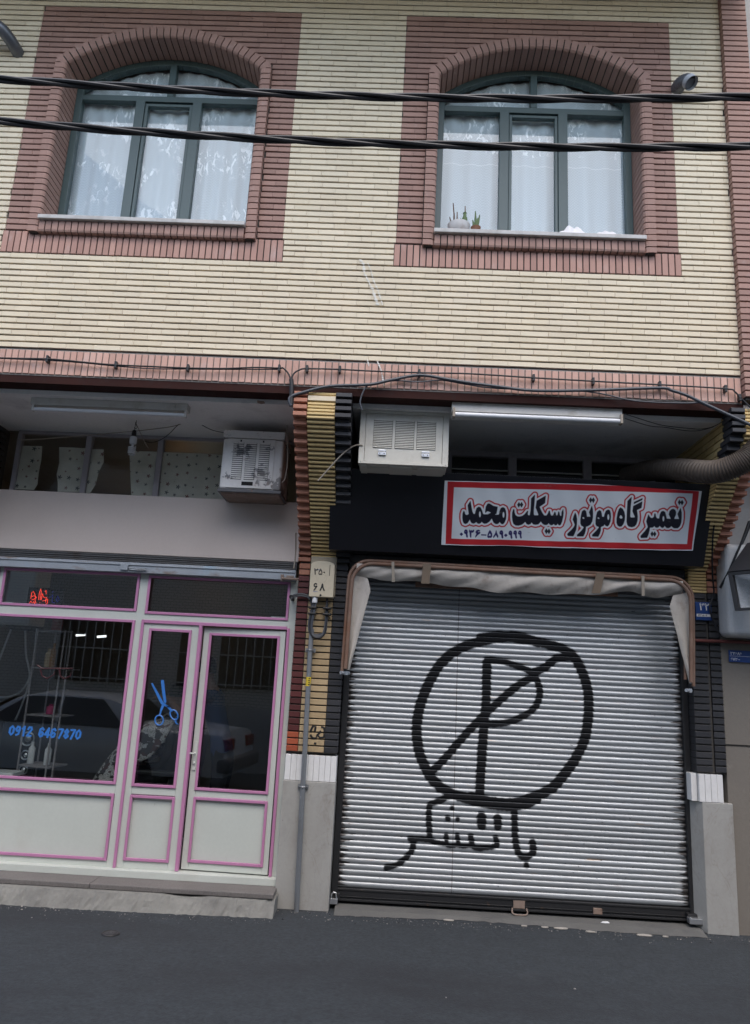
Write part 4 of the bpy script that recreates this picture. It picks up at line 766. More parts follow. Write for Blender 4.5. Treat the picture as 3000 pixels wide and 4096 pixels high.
add('bolt', mb, m_rust, rs, bevel=.002)

# ------------------------------------------------------------------ roller shutter with graffiti
sh = thing('roller_shutter', 'closed silver corrugated roller shutter sprayed with black no parking graffiti', 'shutter', (1.07, 1.1, .04))
SX0, SX1, SZ0, PIT = -.335, 2.475, .142, .0443
nsl = int((2.66 - SZ0) / PIT); prof = [(0, .0045), (.05, .000), (.18, -.0042), (.36, -.0069), (.50, -.0078), (.64, -.0069), (.82, -.0042), (.95, .000), (.985, .0045)]
xs = np.linspace(SX0, SX1, 300)
PX, PY, PZ, PT, PS = [], [], [], [], []
for k in range(nsl):
    jo = RNG.uniform(-.0012, .0012); ph = RNG.uniform(0, 6); dent = RNG.uniform(0, .0022)
    tone = RNG.uniform(.84, 1.08)
    for t, yy in prof:
        PT.append(np.full_like(xs, t)); PS.append(np.full_like(xs, tone)); PX.append(xs); PZ.append(np.full_like(xs, SZ0 + (k + t) * PIT) + .0008 * np.sin(xs * 2.2 + ph)); PY.append(1.128 + yy + jo + dent * np.sin(xs * 3.1 + ph) * np.sin(xs * 7.3 + k))
PX, PY, PZ = np.array(PX), np.array(PY), np.array(PZ)
mb = MB(); R_, C_ = PX.shape
mb.v = list(zip(PX.ravel().tolist(), PY.ravel().tolist(), PZ.ravel().tolist()))
idx = np.arange(R_ * C_).reshape(R_, C_)
mb.f = np.stack([idx[:-1, :-1], idx[:-1, 1:], idx[1:, 1:], idx[1:, :-1]], -1).reshape(-1, 4).tolist(); mb.m = [0] * len(mb.f)
m, nt, p = newmat('galvanised_slats')
o_ = objco(nt); sx = nd(nt, 'ShaderNodeSeparateXYZ'); L(nt, o_, sx.inputs[0])
c = mix(nt, noise(nt, objco(nt, (.6, 1, 22)), 3, 4), (.33, .347, .36), (.42, .44, .452)); tn = nd(nt, 'ShaderNodeAttribute', attribute_name='tone'); c = scalecol(nt, c, tn.outputs['Fac'])
k = math_(nt, 'MULTIPLY', ramp(nt, noise(nt, objco(nt, (1, 1, 5)), 5, 6), .60, .74), .5); c = mix(nt, k, c, (.30, .27, .25))
k = math_(nt, 'MULTIPLY', ramp(nt, noise(nt, objco(nt, (1, 1, 14)), 2.2, 3), .70, .73), .5); c = mix(nt, k, c, (.42, .26, .14))
# grime rubbed on by the guides at both ends, and towards the box at the top
ed = math_(nt, 'SUBTRACT', 1.405, math_(nt, 'ABSOLUTE', sx.outputs[0]))
wob = math_(nt, 'MULTIPLY', math_(nt, 'POWER', noise(nt, objco(nt, (1, 1, 9)), 6, 4), 3), .46)
k = ramp(nt, math_(nt, 'SUBTRACT', wob, ed), -.035, .03); c = mix(nt, math_(nt, 'MULTIPLY', k, .93), c, (.028, .022, .02))
k = ramp(nt, math_(nt, 'ADD', sx.outputs[2], math_(nt, 'MULTIPLY', noise(nt, objco(nt, (.7, 1, 20)), 3, 4), .5)), 2.45, 2.85); dg = k
c = mix(nt, math_(nt, 'MULTIPLY', k, .22), c, (.10, .095, .09))
se = math_(nt, 'LESS_THAN', math_(nt, 'ABSOLUTE', math_(nt, 'ADD', sx.outputs[0], .482)), .0028)      # seam where two slat lengths meet
se = math_(nt, 'MULTIPLY', se, math_(nt, 'MULTIPLY_ADD', noise(nt, objco(nt, (1, 1, 3)), 20), .9)); c = mix(nt, math_(nt, 'MULTIPLY', se, .8), c, (.07, .05, .045))
k = math_(nt, 'MULTIPLY', ramp(nt, noise(nt, objco(nt, (1, 1, 2.2)), 24, 2), .735, .75), .8); c = mix(nt, k, c, (.03, .03, .04))
at = nd(nt, 'ShaderNodeAttribute', attribute_name='paint')
ph = nd(nt, 'ShaderNodeAttribute', attribute_name='rib').outputs['Fac']       # spray catches the underside of each rib more than its top
e = math_(nt, 'ADD', math_(nt, 'ADD', at.outputs['Fac'], math_(nt, 'MULTIPLY', math_(nt, 'SUBTRACT', ph, .45), .011)), math_(nt, 'MULTIPLY', math_(nt, 'SUBTRACT', noise(nt, o_, 26, 4), .5), .018))
pk = ramp(nt, e, -.016, .013, (1, 1, 1, 1), (0, 0, 0, 1))
pk = math_(nt, 'MULTIPLY', pk, math_(nt, 'SUBTRACT', .985, math_(nt, 'MULTIPLY', math_(nt, 'GREATER_THAN', ph, .90), .22)))
L(nt, mix(nt, pk, c, (.008, .008, .009)), p.inputs['Base Color'])
mt = math_(nt, 'MULTIPLY', math_(nt, 'SUBTRACT', 1, pk), .5); L(nt, mt, p.inputs['Metallic'])
ro = math_(nt, 'MULTIPLY_ADD', noise(nt, objco(nt, (1, 1, 6)), 8, 4), .22); ro.node.inputs[2].default_value = .30; L(nt, ro, p.inputs['Roughness'])
L(nt, math_(nt, 'MULTIPLY', math_(nt, 'SUBTRACT', 1.05, pk), .5), p.inputs['Specular IOR Level']); L(nt, math_(nt, 'MAXIMUM', ro, math_(nt, 'MULTIPLY', pk, .8)), p.inputs['Roughness'])
sl = add('slat_curtain', mb, m, sh, smooth=False)
sl.data.polygons.foreach_set('use_smooth', [True] * len(sl.data.polygons))
attr(sl, 'paint', seglen(GRAF, PX, PZ)); attr(sl, 'rib', np.array(PT)); attr(sl, 'tone', np.array(PS))
for a, b in ((-.372, -.322), (2.462, 2.512)):
    mb = MB(); mb.box(a, b, 1.085, 1.15, .04, 2.62); add('guide_rail', mb, m_iron, sh, bevel=.004)
mb = MB(); mb.box(-.325, 2.465, 1.098, 1.145, .046, .140); mb.box(-.325, 2.465, 1.080, 1.097, .050, .066); mb.box(-.325, 2.465, 1.088, 1.0975, .080, .084); mb.box(-.325, 2.465, 1.092, 1.097, .124, .139)
add('bottom_bar', mb, m_iron, sh, bevel=.003)
mb = MB(); mb.box(1.075, 1.165, 1.088, 1.0975, .070, .125); mb.tube(smooth_path([(1.065, 1.075, .075), (1.06, 1.055, .05), (1.08, 1.045, .035), (1.16, 1.045, .035), (1.18, 1.055, .05), (1.175, 1.075, .075)], 4), .006, 8)
add('handle', mb, m_rust, sh)
mb = MB(); mb.box(1.70, 1.77, 1.075, 1.0975, .062, .105); add('lock_case', mb, m_rust, sh, bevel=.004)
for x in (-.345, 2.455):
    mb = MB(); mb.box(x - .03, x + .045, 1.045, 1.096, .062, .112); add('bolt_case', mb, m_iron, sh, bevel=.004)
mb = MB(); mb.box(-.375, -.315, 1.03, 1.055, .035, .075); mb.tube([(-.365, 1.04, .07), (-.366, 1.035, .105), (-.35, 1.034, .122), (-.332, 1.035, .118), (-.322, 1.04, .07)], .006, 8)
solo('padlock', mb, m_chrome, 'chrome padlock hanging at the left foot of the shutter', 'padlock', bevel=.004)
mb = MB(); mb.box(2.42, 2.535, 1.0, 1.06, .052, .092); mb.tube([(2.43, 1.02, .09), (2.43, 1.0, .10)], .005, 6)
solo('padlock', mb, m_chrome, 'long zinc padlock at the right foot of the shutter', 'padlock', bevel=.006)

# ------------------------------------------------------------------ folded awning around the shutter head
aw = thing('awning', 'folded dirty canvas awning on a rusty round cornered tube frame', 'awning', (1.07, .85, 1.8))
def arch_path(dx, y, zt, zl, zr, xl=-.378, xr=2.492):
    pts = [(xl + dx + .006, y, zl), (xl + dx + .012, y, zl + .35)]
    R = .17
    for t in np.linspace(0, math.pi / 2, 8): pts.append((xl + dx + .018 + R - R * math.cos(t), y, zt - R + R * math.sin(t)))
    for t in np.linspace(0, math.pi / 2, 8): pts.append((xr - dx - .01 - R + R * math.sin(t), y, zt - .02 - R + R * math.cos(t)))
    pts += [(xr - dx - .02, y, zr + .35), (xr - dx - .035, y, zr)]
    return pts
for dx, y, zt, r in ((0, .83, 2.745, .015), (.028, .80, 2.717, .016), (.05, .86, 2.695, .013)):
    mb = MB(); mb.tube(arch_path(dx, y, zt, 1.82 + dx, 1.85 + dx), r, 10); add('tube', mb, m_rtube, aw, smooth=True)
for x in (-.352, 2.418):
    mb = MB(); mb.tube([(x - .03, .80, 1.815), (x + .035, .87, 1.815)], .014, 8); mb.lathe([(.02, 0), (.02, .03)], (x + .01, .84, 1.80), 10); add('foot_bracket', mb, m_zinc, aw)
m_strap = M('brown_webbing', (.16, .12, .085), rough=.9, var=.25)
# canvas: a bunched strip under the top tube and tapering flaps down each side
def canvas(P): 
    b = MB(); b.grid(P); return b
P = []; nx = 150
def drop(x): return .112 + .055 * max(0, math.sin((x - .15) * math.pi / 1.85)) * (1 if .15 < x < 2.0 else 0) + .022 * max(0, 1 - abs(x + .1) / .2) + .022 * max(0, 1 - abs(x - 2.2) / .2) + .005 * math.sin(x * 9)
for j in range(16):
    t = j / 15; row = []
    for i in range(nx):
        x = -.30 + 2.70 * i / (nx - 1)
        y = .820 + .030 * math.sin(t * math.pi) * -1 + .008 * math.sin(x * 7 + t * 5) + .004 * math.sin(x * 23 + t * 9) + .035 * t
        row.append((x, y, 2.715 - (x + .3) * .008 - drop(x) * t + .008 * math.sin(x * 15 + 4 * t) * t))
    P.append(row)
add('canvas_valance', canvas(P), m_tarp, aw, smooth=True)
for sgn, xo, xi, zt, zb in ((1, -.345, -.155, 2.63, 1.84), (-1, 2.462, 2.265, 2.61, 1.87)):
    P = []
    for j in range(30):
        t = j / 29; w = (1 - t) ** 1.0 * .88 + .12; row = []
        if t < .12: w *= .75 + t * 2
        for i in range(14):
            u = i / 13
            x = xo + (xi - xo) * u * w
            y = .825 + .014 * math.sin(u * math.pi * 1.6 + t * 2) + .003 * math.sin(t * 17 + u * 4)
            row.append((x + .01 * t * sgn, y, zt + (zb - zt) * t - .04 * u * (1 - t)))
        P.append(row)
    add('canvas_flap', canvas(P), m_tarp, aw, smooth=True)
for x, w, dx in ((.0, .012, .012), (.285, .034, -.01), (1.715, .034, -.04), (2.06, .012, .0)):
    mb = MB(); mb.grid([[(x + dx * t + s * w, .775 + .008 * t, 2.735 - .165 * t - x * .009) for s in (-1, 1)] for t in np.linspace(0, 1, 6)])
    mb.grid([[(x + dx * t + s * w, .768 + .008 * t, 2.735 - .165 * t - x * .009) for s in (-1, 1)] for t in np.linspace(0, 1, 6)])
    add('strap', mb, m_bcable if w < .02 else m_strap, aw)
mb = MB(); mb.box(.2, 1.9, .93, .955, 2.555, 2.60); add('wooden_batten', mb, m_rtube, aw)

# ------------------------------------------------------------------ vinyl banner on the black board
wd = (bb - bt).normalized(); nb = Vector((0, -wd.z, wd.y)); nb = nb if nb.y < 0 else -nb
O = np.array(BN_OUT); NX, NZ = 560, 170
tl, tr_, br_, bl = O[0], O[5], O[7], O[11]
S, T_ = np.meshgrid(np.linspace(0, 1, NX), np.linspace(0, 1, NZ))
topz = np.interp(S, np.linspace(0, 1, 6), O[:6, 1]); botz = np.interp(S, [0, .29, .49, .77, 1], [O[11, 1], O[10, 1], O[9, 1], O[8, 1], O[7, 1]])
lx = tl[0] + (bl[0] - tl[0]) * T_; rx = tr_[0] + (br_[0] - tr_[0]) * T_
U = lx + (rx - lx) * S; V = topz + (botz - topz) * T_
h = .010 + .003 * np.sin(U * 9 + V * 4) + .002 * np.sin(U * 31 - V * 17) + .014 * np.exp(-((1 - S) / .05) ** 2) * np.exp(-(T_ / .5) ** 2) + .004 * np.exp(-((1 - T_) / .08) ** 2) * (1 + np.sin(U * 12))
pos = np.array(bt)[None, None] + V[..., None] * np.array(wd) + h[..., None] * np.array(nb); pos[..., 0] += U
mb = MB(); mb.v = [tuple(q) for q in pos.reshape(-1, 3).tolist()]; idx = np.arange(NX * NZ).reshape(NZ, NX)
mb.f = np.stack([idx[:-1, :-1], idx[:-1, 1:], idx[1:, 1:], idx[1:, :-1]], -1).reshape(-1, 4).tolist(); mb.m = [0] * len(mb.f)
m, nt, p = newmat('printed_vinyl')
A_ = lambda n_: nd(nt, 'ShaderNodeAttribute', attribute_name=n_).outputs['Fac']
o_ = objco(nt); white = mix(nt, noise(nt, o_, 5, 4), (.66, .70, .725), (.72, .755, .775))
bord = ramp(nt, A_('border'), .0, .002, (1, 1, 1, 1), (0, 0, 0, 1)); c = mix(nt, bord, white, (.47, .022, .028))
ink = A_('ink'); k = ramp(nt, math_(nt, 'ABSOLUTE', math_(nt, 'SUBTRACT', ink, .0225)), .0058, .0078, (1, 1, 1, 1), (0, 0, 0, 1)); c = mix(nt, k, c, (.47, .03, .035))
k = ramp(nt, ink, -.0008, .0012, (1, 1, 1, 1), (0, 0, 0, 1)); c = mix(nt, k, c, (.012, .012, .022))
k = ramp(nt, A_('digit'), -.0008, .0012, (1, 1, 1, 1), (0, 0, 0, 1)); c = mix(nt, k, c, (.025, .018, .11))
k = math_(nt, 'MULTIPLY', ramp(nt, noise(nt, objco(nt, (1, 1, 3)), 9, 5), .66, .72), .3); c = mix(nt, k, c, (.25, .22, .18))
L(nt, c, p.inputs['Base Color']); p.inputs['Roughness'].default_value = .38
bn = add('sign_banner', mb, m, None, 'white vinyl banner with red border and black Persian lettering on black board', smooth=False, origin=(1.4, .6, 2.87))
bn['category'] = 'sign'; bn.data.polygons.foreach_set('use_smooth', [True] * len(bn.data.polygons))
def union(ps): return np.minimum.reduce([sdf(q, U, V) for q in ps])
attr(bn, 'ink', np.maximum(union(BN_BLACK), -union(BN_HOLE))); attr(bn, 'digit', np.maximum(union(BN_NAVY), -union(BN_NHOLE)))
attr(bn, 'border', np.maximum(sdf(BN_RED, U, V), -sdf(BN_IN, U, V)))
# ------------------------------------------------------------------ evaporative coolers
def louvres(mb, x0, x1, z0, z1, n, y, mi_s=0, mi_d=1):
    mb.box(x0, x1, y - .0006, y + .006, z0, z1, mi_d); p = (z1 - z0) / n
    for k in range(n):
        a = z0 + k * p
        mb.prism([(y - .001, a + p * .99), (y - .007, a + p * .55), (y - .008, a + p * .22), (y - .004, a + p * .24)], x0 + .002, x1 - .002, 'x', mi_s)
ac = thing('air_cooler', 'old evaporative cooler with peeling white paint and rusty base over the barber shop', 'air cooler', (-1.22, .82, 3.24))
mb = MB(); mb.box(-1.478, -.962, .630, 1.03, 3.262, 3.706); add('casing', mb, m_coolo, ac, bevel=.022, seg=3)
mb = MB(); mb.box(-1.480, -.958, .626, 1.03, 3.709, 3.775)
for x in (-1.38, -1.22, -1.07): mb.box(x, x + .03, .6245, .63, 3.752, 3.757); 
add('top_cap', mb, m_coolo, ac, bevel=.022, seg=3)
mb = MB(); mb.box(-1.425, -1.035, .6235, .632, 3.275, 3.700)
for c in (-1.385, -1.275, -1.163): louvres(mb, c, c + .088, 3.345, 3.668, 18, .6235)
mb.box(-1.290, -1.195, .6215, .632, 3.296, 3.328, 1)
for x in (-1.33, -1.14): mb.box(x, x + .012, .620, .624, 3.675, 3.69, 1)
add('louvre_panel', mb, (m_coolo, m_dark), ac)
mb = MB(); mb.box(-1.487, -.955, .617, 1.04, 3.236, 3.262); add('base_rim', mb, M('dark_grey_metal', (.09, .09, .095), rough=.5, var=.2, stains=(((.16, .07, .03), 9, .56, .66, .8, None),)), ac, bevel=.003)
mb = MB(); mb.prism([(.640, 3.235), (.99, 3.235), (.99, 3.225), (.655, 3.225)], -1.46, -.975, 'x'); add('base_tray', mb, m_rust, ac)
ac2 = thing('air_cooler', 'cream evaporative cooler with two zinc latches above the black board', 'air cooler', (.05, .6, 3.385))
mb = MB(); mb.box(-.300, .388, .235, 1.05, 3.412, 3.846); add('casing', mb, m_cooler, ac2, bevel=.006)
mb = MB(); mb.box(-.305, -.262, .205, .236, 3.410, 3.848); mb.box(.347, .393, .205, .236, 3.410, 3.848); mb.box(-.262, .347, .206, .236, 3.824, 3.848); mb.box(-.262, .347, .206, .236, 3.410, 3.432)
for x in (-.292, .372):
    for z in (3.425, 3.832): mb.lathe([(.006, 0), (.004, -.004)], (x + .004, .205, z), 8, axis='y')
add('front_frame', mb, m_cooler, ac2, bevel=.002)
mb = MB(); mb.box(-.259, .344, .211, .236, 3.434, 3.822)
for c in (-.198, -.027, .142): louvres(mb, c, c + .150, 3.541, 3.775, 17, .211)
add('louvre_panel', mb, (m_cooler, m_dark), ac2)
for x in (-.152, .186):
    mb = MB(); mb.box(x, x + .060, .197, .2075, 3.481, 3.507); mb.box(x, x + .060, .194, .208, 3.511, 3.524)
    for q in (.012, .046): mb.lathe([(.004, 0), (.004, -.002)], (x + q, .1965, 3.494), 8, axis='y', mi=1)
    add('latch', mb, (m_chrome, m_blk), ac2, bevel=.002)
mb = MB()
for a, b in ((-.29, -.24), (-.06, .12), (.16, .36)): mb.box(a, b, .24, .9, 3.398, 3.412)
mb.box(-.29, .37, .30, .9, 3.402, 3.411); add('base_rail', mb, m_cooler, ac2)

# ------------------------------------------------------------------ lamps under the soffit
fl = thing('fluorescent_light', 'dusty bare tube light batten under the soffit before the barber shop', 'light fitting', (-2.33, .29, 3.79))
mb = MB(); mb.box(-2.965, -1.695, .235, .325, 3.792, 3.8505); mb.lathe([(.014, 0), (.010, -.006)], (-1.80, .235, 3.825), 10, axis='y'); add('batten', mb, m_lampw, fl, bevel=.004)
mb = MB(); mb.tube([(-2.945, .262, 3.762), (-1.715, .262, 3.762)], .0155, 14); add('tube', mb, m_tubew, fl, smooth=True)
for x in (-2.955, -1.720):
    mb = MB(); mb.box(x, x + .018, .243, .282, 3.742, 3.800); add('lamp_holder', mb, m_lampw, fl, bevel=.003)
fl2 = thing('fluorescent_light', 'white tube light batten beside the cooler under the soffit', 'light fitting', (1.05, .06, 3.79))
mb = MB(); mb.box(.40, 1.700, .052, .125, 3.812, 3.893); mb.prism([(.125, 3.86), (.165, 3.785), (.158, 3.782), (.118, 3.83)], .40, 1.70, 'x'); add('batten', mb, m_lampw, fl2, bevel=.003)
mb = MB(); mb.tube([(.425, .050, 3.785), (1.68, .050, 3.785)], .0185, 14); add('tube', mb, m_tubew, fl2, smooth=True)
for x in (.405, 1.678):
    mb = MB(); mb.box(x, x + .020, .026, .085, 3.760, 3.835); add('lamp_holder', mb, m_bcable, fl2, bevel=.003)
lb = thing('light_bulb', 'spiral energy saving bulb hanging in a black holder', 'light bulb', (-2.288, .75, 3.55))
mb = MB(); mb.lathe([(.006, .23), (.016, .225), (.020, .20), (.022, .172), (.018, .168)], (-2.288, .75, 3.55), 14); mb.tube([(-2.288, .75, 3.775), (-2.286, .75, 3.86)], .003, 6); add('lamp_holder', mb, m_plast, lb, smooth=True)
mb = MB(); mb.lathe([(.024, .168), (.031, .16), (.031, .115), (.026, .100), (.012, .095), (.010, .075)], (-2.288, .75, 3.55), 16); add('ballast', mb, m_tubew, lb, smooth=True)
mb = MB(); mb.tube([(-2.290 + (.027 - .008 * (t > 4.2) * (t - 4.2) / .3) * math.cos(2 * math.pi * t), .75 + .027 * math.sin(2 * math.pi * t), 3.628 - t * .0155) for t in np.linspace(0, 4.5, 110)], .0068, 7)
add('spiral_tube', mb, m_tubew, lb, smooth=True)
mb = MB(); mb.tube(smooth_path([(-2.262, .70, 3.852), (-2.262, .70, 3.815), (-2.250, .70, 3.79), (-2.262, .70, 3.775), (-2.274, .70, 3.785)]), .003, 6)
solo('ceiling_hook', mb, m_iron, 'small iron hook in the soffit above the hanging bulb', 'hook')
mb = MB(); mb.prism([(-1.115, .10), (-1.065, .105), (-1.060, .15), (-1.09, .165), (-1.12, .15)], 3.846, 3.8495)
solo('rust_patch', mb, m_rust, 'small square of rusty metal in the soffit near the lintel', 'metal plate')

# ------------------------------------------------------------------ cables
def cable(pts, r, mat, label, name='cable', n=5, seg=7, cat='cable', group=None):
    mb = MB(); mb.tube(smooth_path(pts, n), r, seg); return solo(name, mb, mat, label, cat, group, smooth=True)
cable(CAB_thinL, .0065, m_cable, 'black cable clipped along the salmon bricks over the barber shop')
cable(CAB_thinL2, .0045, m_gcable, 'thin grey cable sagging just beneath the black clipped cable')
cable(CAB_thinR, .0065, m_cable, 'black cable clipped along the salmon bricks over the black board')
cable(CAB_thickR, .0125, m_gcable, 'thick grey cable looping from the pier across to the right end')
cable(CAB_greyR, .0055, m_gcable, 'thin dark cable rising from the cooler and following the thick grey one')
cable(CAB_drop, .017, m_cable, 'short bundle of black cable dropping down beside the pier top')
cl = MB()
for k, p in enumerate(CLIPS):
    mb = MB(); x, y, z = p
    mb.lathe([(.006, .010), (.013, .008), (.013, -.004), (.006, -.008)], (x, y, z), 10, axis='y'); mb.box(x - .009, x + .009, y - .006, .012, z - .026, z + .030)
    solo('cable_clip', mb, m_plast, 'black plastic clip holding a cable on the salmon brick course', 'cable clip', 'cable clips along the brick course', bevel=.003)
cable(W_L1, .0038, m_bcable, 'beige flex strung under the soffit down to the rusty cooler', seg=6)
cable(W_L2, .0032, m_cable, 'thin black wire looped under the soffit to the rusty cooler', seg=6)
cable(W_bulb, .0030, m_bcable, 'short twisted beige wire hanging from the soffit beside the bulb', seg=6)
cable(W_R, .0030, m_cable, 'upper thin black wire on the soffit behind the white tube light', seg=6)
cable(W_R2, .0030, m_cable, 'lower thin black wire sagging on the soffit above the brown duct', seg=6)
cable(W_acR, .0055, m_bcable, 'beige flex sticking out of the cream cooler across the pier', seg=7)
cable([(-.84, .92, 2.66), (-.835, .93, 2.80), (-.828, .80, 2.95)], .006, m_bcable, 'beige flex along the edge of the maroon bricks', seg=6)
# overhead twisted bundles
for k, (z0, kk, xc, lab) in enumerate(((4.698, .0140, -.5, 'upper twisted black power cable crossing the arched windows'), (4.422, .0150, -.15, 'lower twisted black power cable crossing the arched windows'))):
    mb = MB()
    for s in range(3):
        pts = []
        for x in np.linspace(-9, 9, 300):
            a = 2 * math.pi * (x / 1.15 + s / 3 + k * .2)
            pts.append((x, -2.1 + .0118 * math.cos(a), z0 + kk * (x - xc) ** 2 + .0118 * math.sin(a)))
        mb.tube(pts, .0105, 7)
    solo('overhead_cable', mb, m_cable, lab, 'power cable', 'overhead cables along the street', smooth=True)

# ------------------------------------------------------------------ meter box, conduit
bx = thing('meter_box', 'cream plastic electricity meter box with stencilled numerals on the pier', 'meter box', (-.59, .93, 2.42))
mb = MB(); o = [(-.690, 2.425), (-.485, 2.425), (-.488, 2.695)]
o += [(-.588 + .102 * math.cos(t), 2.695 + .036 * math.sin(t)) for t in np.linspace(.15, math.pi - .15, 9)] + [(-.690, 2.695)]
mb.prism(o, .868, .968, 'y'); add('cover', mb, m_mbox, bx, bevel=.012, seg=3)
mb = MB(); mb.box(-.700, -.478, .955, .975, 2.44, 2.78); add('back_plate', mb, M('dull_cream_plastic', (.34, .29, .21), rough=.5), bx, bevel=.004)
mb = MB(); mb.lathe([(.009, 0), (.009, -.003), (.005, -.0035)], (-.592, .868, 2.440), 12, axis='y'); add('screw', mb, m_iron, bx)
mb = MB(); mb.lathe([(.0, -.001), (.040, -.0012), (.041, 0)], (-.592, .8682, 2.585), 24, axis='y'); add('dial_cover', mb, m_mbox, bx)
t1 = text_mesh('upper_numerals', '۲۵۰', m_blk, bx, (-.662, .8662, 2.612), .075, xs=1.0, bold=.0008, label='black stencilled numerals')
mb = MB(); mb.box(-.530, -.526, .8655, .8672, 2.605, 2.70); add('stencil_stroke', mb, m_blk, bx)
for pts, x0, ww in (([(.80, .86), (.50, .98), (.22, .80), (.35, .58), (.70, .62), (.85, .66), (.55, .36), (.22, .02)], -.660, .040), ([(.02, .02), (.30, .45), (.48, .98), (.66, .45), (1.0, .05)], -.600, .038)):
    mb = MB(); mb.tube(smooth_path([(x0 + a * ww, .8668, 2.475 + b * .062) for a, b in pts], 3), .0058, 6)
    mb.v = [(x, .8662 + (y - .8668) * .12, z) for x, y, z in mb.v]; add('lower_numeral', mb, m_blk, bx, label='black stencilled numeral')
mb = MB()
mb.tube([(-.655 + k * .006, .8668, 2.466 + .005 * (k % 2)) for k in range(7)], .0016, 5); add('blue_scribble', mb, m_blueink, bx); mb = MB()
mb.tube([(-.655 + k * .006, .8668, 2.650 + .006 * (k % 2)) for k in range(9)], .0016, 5)
add('blue_scribble', mb, m_blueink, bx)
cp = thing('conduit_pipe', 'scuffed grey conduit pipe running down the pier from the meter box', 'pipe', (-.622, .92, 0))
mb = MB(); mb.tube([(-.622, .918, 0), (-.634, .918, .70), (-.637, .918, .91), (-.640, .918, 1.20), (-.646, .918, 1.55), (-.652, .918, 1.95), (-.650, .918, 2.16)], .0205, 14); add('pipe', mb, m_pipe, cp, smooth=True)
for x, z in ((-.637, .912), (-.652, 1.985)):
    mb = MB(); mb.box(x - .042, x + .042, .934, .952, z - .016, z + .016)
    mb.tube([(x + .0235 * math.cos(t), .918 - .0235 * math.sin(t), z) for t in np.linspace(-.3, math.pi + .3, 12)], .006, 6)
    for s in (-.033, .033): mb.lathe([(.006, 0), (.004, -.004)], (x + s, .934, z), 8, axis='y')
    add('clamp', mb, m_pipe, cp)
mb = MB(); mb.prism([(.0212 * math.cos(t), .0212 * math.sin(t)) for t in np.linspace(math.pi * .95, math.pi * 2.05, 12)] + [(.0205 * math.cos(t), .0205 * math.sin(t)) for t in np.linspace(math.pi * 2.05, math.pi * .95, 12)], 1.695, 1.768)
mb.v = [(x - .6495, y + .918, z) for x, y, z in mb.v]
st = add('yellow_sticker', mb, m_yel, cp)
mb = MB(); 
for k in range(4): mb.box(-.650 + .002 * (k % 2), -.636, .8962, .8968, 1.705 + k * .016, 1.712 + k * .016)
add('sticker_print', mb, m_blk, cp)
mb = MB(); mb.lathe([(.022, 0), (.022, -.045), (.018, -.05)], (-.640, .90, 2.425), 14); add('gland', mb, m_white, cp)
for k, (r, dx) in enumerate(((.0095, 0), (.0075, .012), (.0065, -.010), (.006, .02))):
    pts = [(-.640 + dx * .5, .905, 2.38), (-.655 + dx, .895, 2.30), (-.668 + dx, .895, 2.20), (-.655 + dx * .8, .893, 2.125), (-.618, .89, 2.092 + .008 * k), (-.570 - dx * .3, .89, 2.092 + .009 * k), (-.540 - dx * .6, .895, 2.135), (-.532 - dx * .4, .90, 2.22), (-.533 - dx * .4, .91, 2.32), (-.54, .92, 2.42)]
    cable(pts, r, m_gcable if k else m_cable, 'loop of dark cable hanging under the cream meter box', group='cable loops under the meter box', n=6, seg=8)
for z in (2.335, 2.285):
    for x in (-.655, -.532):
        mb = MB(); mb.box(x - .034, x + .034, .878, .955, z - .007, z + .008); solo('cable_tie_bar', mb, m_plast, 'black clamp across the cable loop under the meter box', 'cable clip', 'clamps on the cable loop', bevel=.004)
for k in range(3): cable([(-.840, .90, 2.405 + k * .012), (-.78, .93, 2.432 + k * .009), (-.71, .935, 2.425 + k * .008), (-.672, .93, 2.385 + k * .006), (-.66 + .006 * k, .93, 2.30)], .0065, m_cable if k % 2 else m_gcable, 'short dark cable bending over the maroon bricks to the conduit', group='cables entering the conduit', n=6)
mb = MB(); mb.box(-.853, -.828, .955, 1.04, 2.395, 2.44); mb.tube([(-.84, .96, 2.418), (-.84, .90, 2.418)], .02, 10); solo('cable_sleeve', mb, m_plast, 'black sleeve where cables leave the shop frame', 'cable sleeve', bevel=.003)
# number sprayed on the pier
mb = MB()
for q in ([(-.640, 1.335), (-.625, 1.375), (-.600, 1.375), (-.605, 1.335)], [(-.585, 1.30), (-.555, 1.345)], [(-.555, 1.375), (-.53, 1.370), (-.525, 1.335)], [(-.64, 1.31), (-.62, 1.285), (-.59, 1.285), (-.585, 1.315), (-.56, 1.29), (-.53, 1.295), (-.525, 1.325)], [(-.605, 1.245), (-.585, 1.242)]):
    mb.tube([(a + .03, .9685, b) for a, b in q], .009, 6)
for i, v in enumerate(mb.v): mb.v[i] = (v[0], .9665 + (v[1] - .9685) * .12, v[2])
solo('spray_mark', mb, m_blk, 'smudged black sprayed mark low on the ochre bricks', 'graffiti mark')

# ------------------------------------------------------------------ plates and pipes at the right
npl = thing('number_plate', 'blue enamel house number plate reading 32 beside the awning', 'sign', (2.615, .95, 2.395))
mb = MB(); mb.box(2.548, 2.682, .947, .951, 2.395, 2.545); add('plate', mb, m_plate, npl, bevel=.004)
text_mesh('numerals', '۳۲', m_white, npl, (2.580, .9462, 2.478), .082, xs=.95, bold=.0012, label='white Persian numerals 32')
mb = MB(); mb.box(2.556, 2.670, .9455, .9468, 2.424, 2.446); add('code_strip', mb, m_white, npl)
text_mesh('code', '۸۹۳-۵-۰-۴', m_blk, npl, (2.564, .9452, 2.428), .020, bold=.0004)
ap = thing('address_plate', 'blue address plate with white numerals on the cement wall at the right edge', 'sign', (2.95, .97, 2.07))
mb = MB(); mb.box(2.815, 3.10, .970, .974, 2.065, 2.160); mb.box(2.822, 3.09, .968, .9698, 2.112, 2.114, 1); add('plate', mb, (m_plate, m_white), ap)
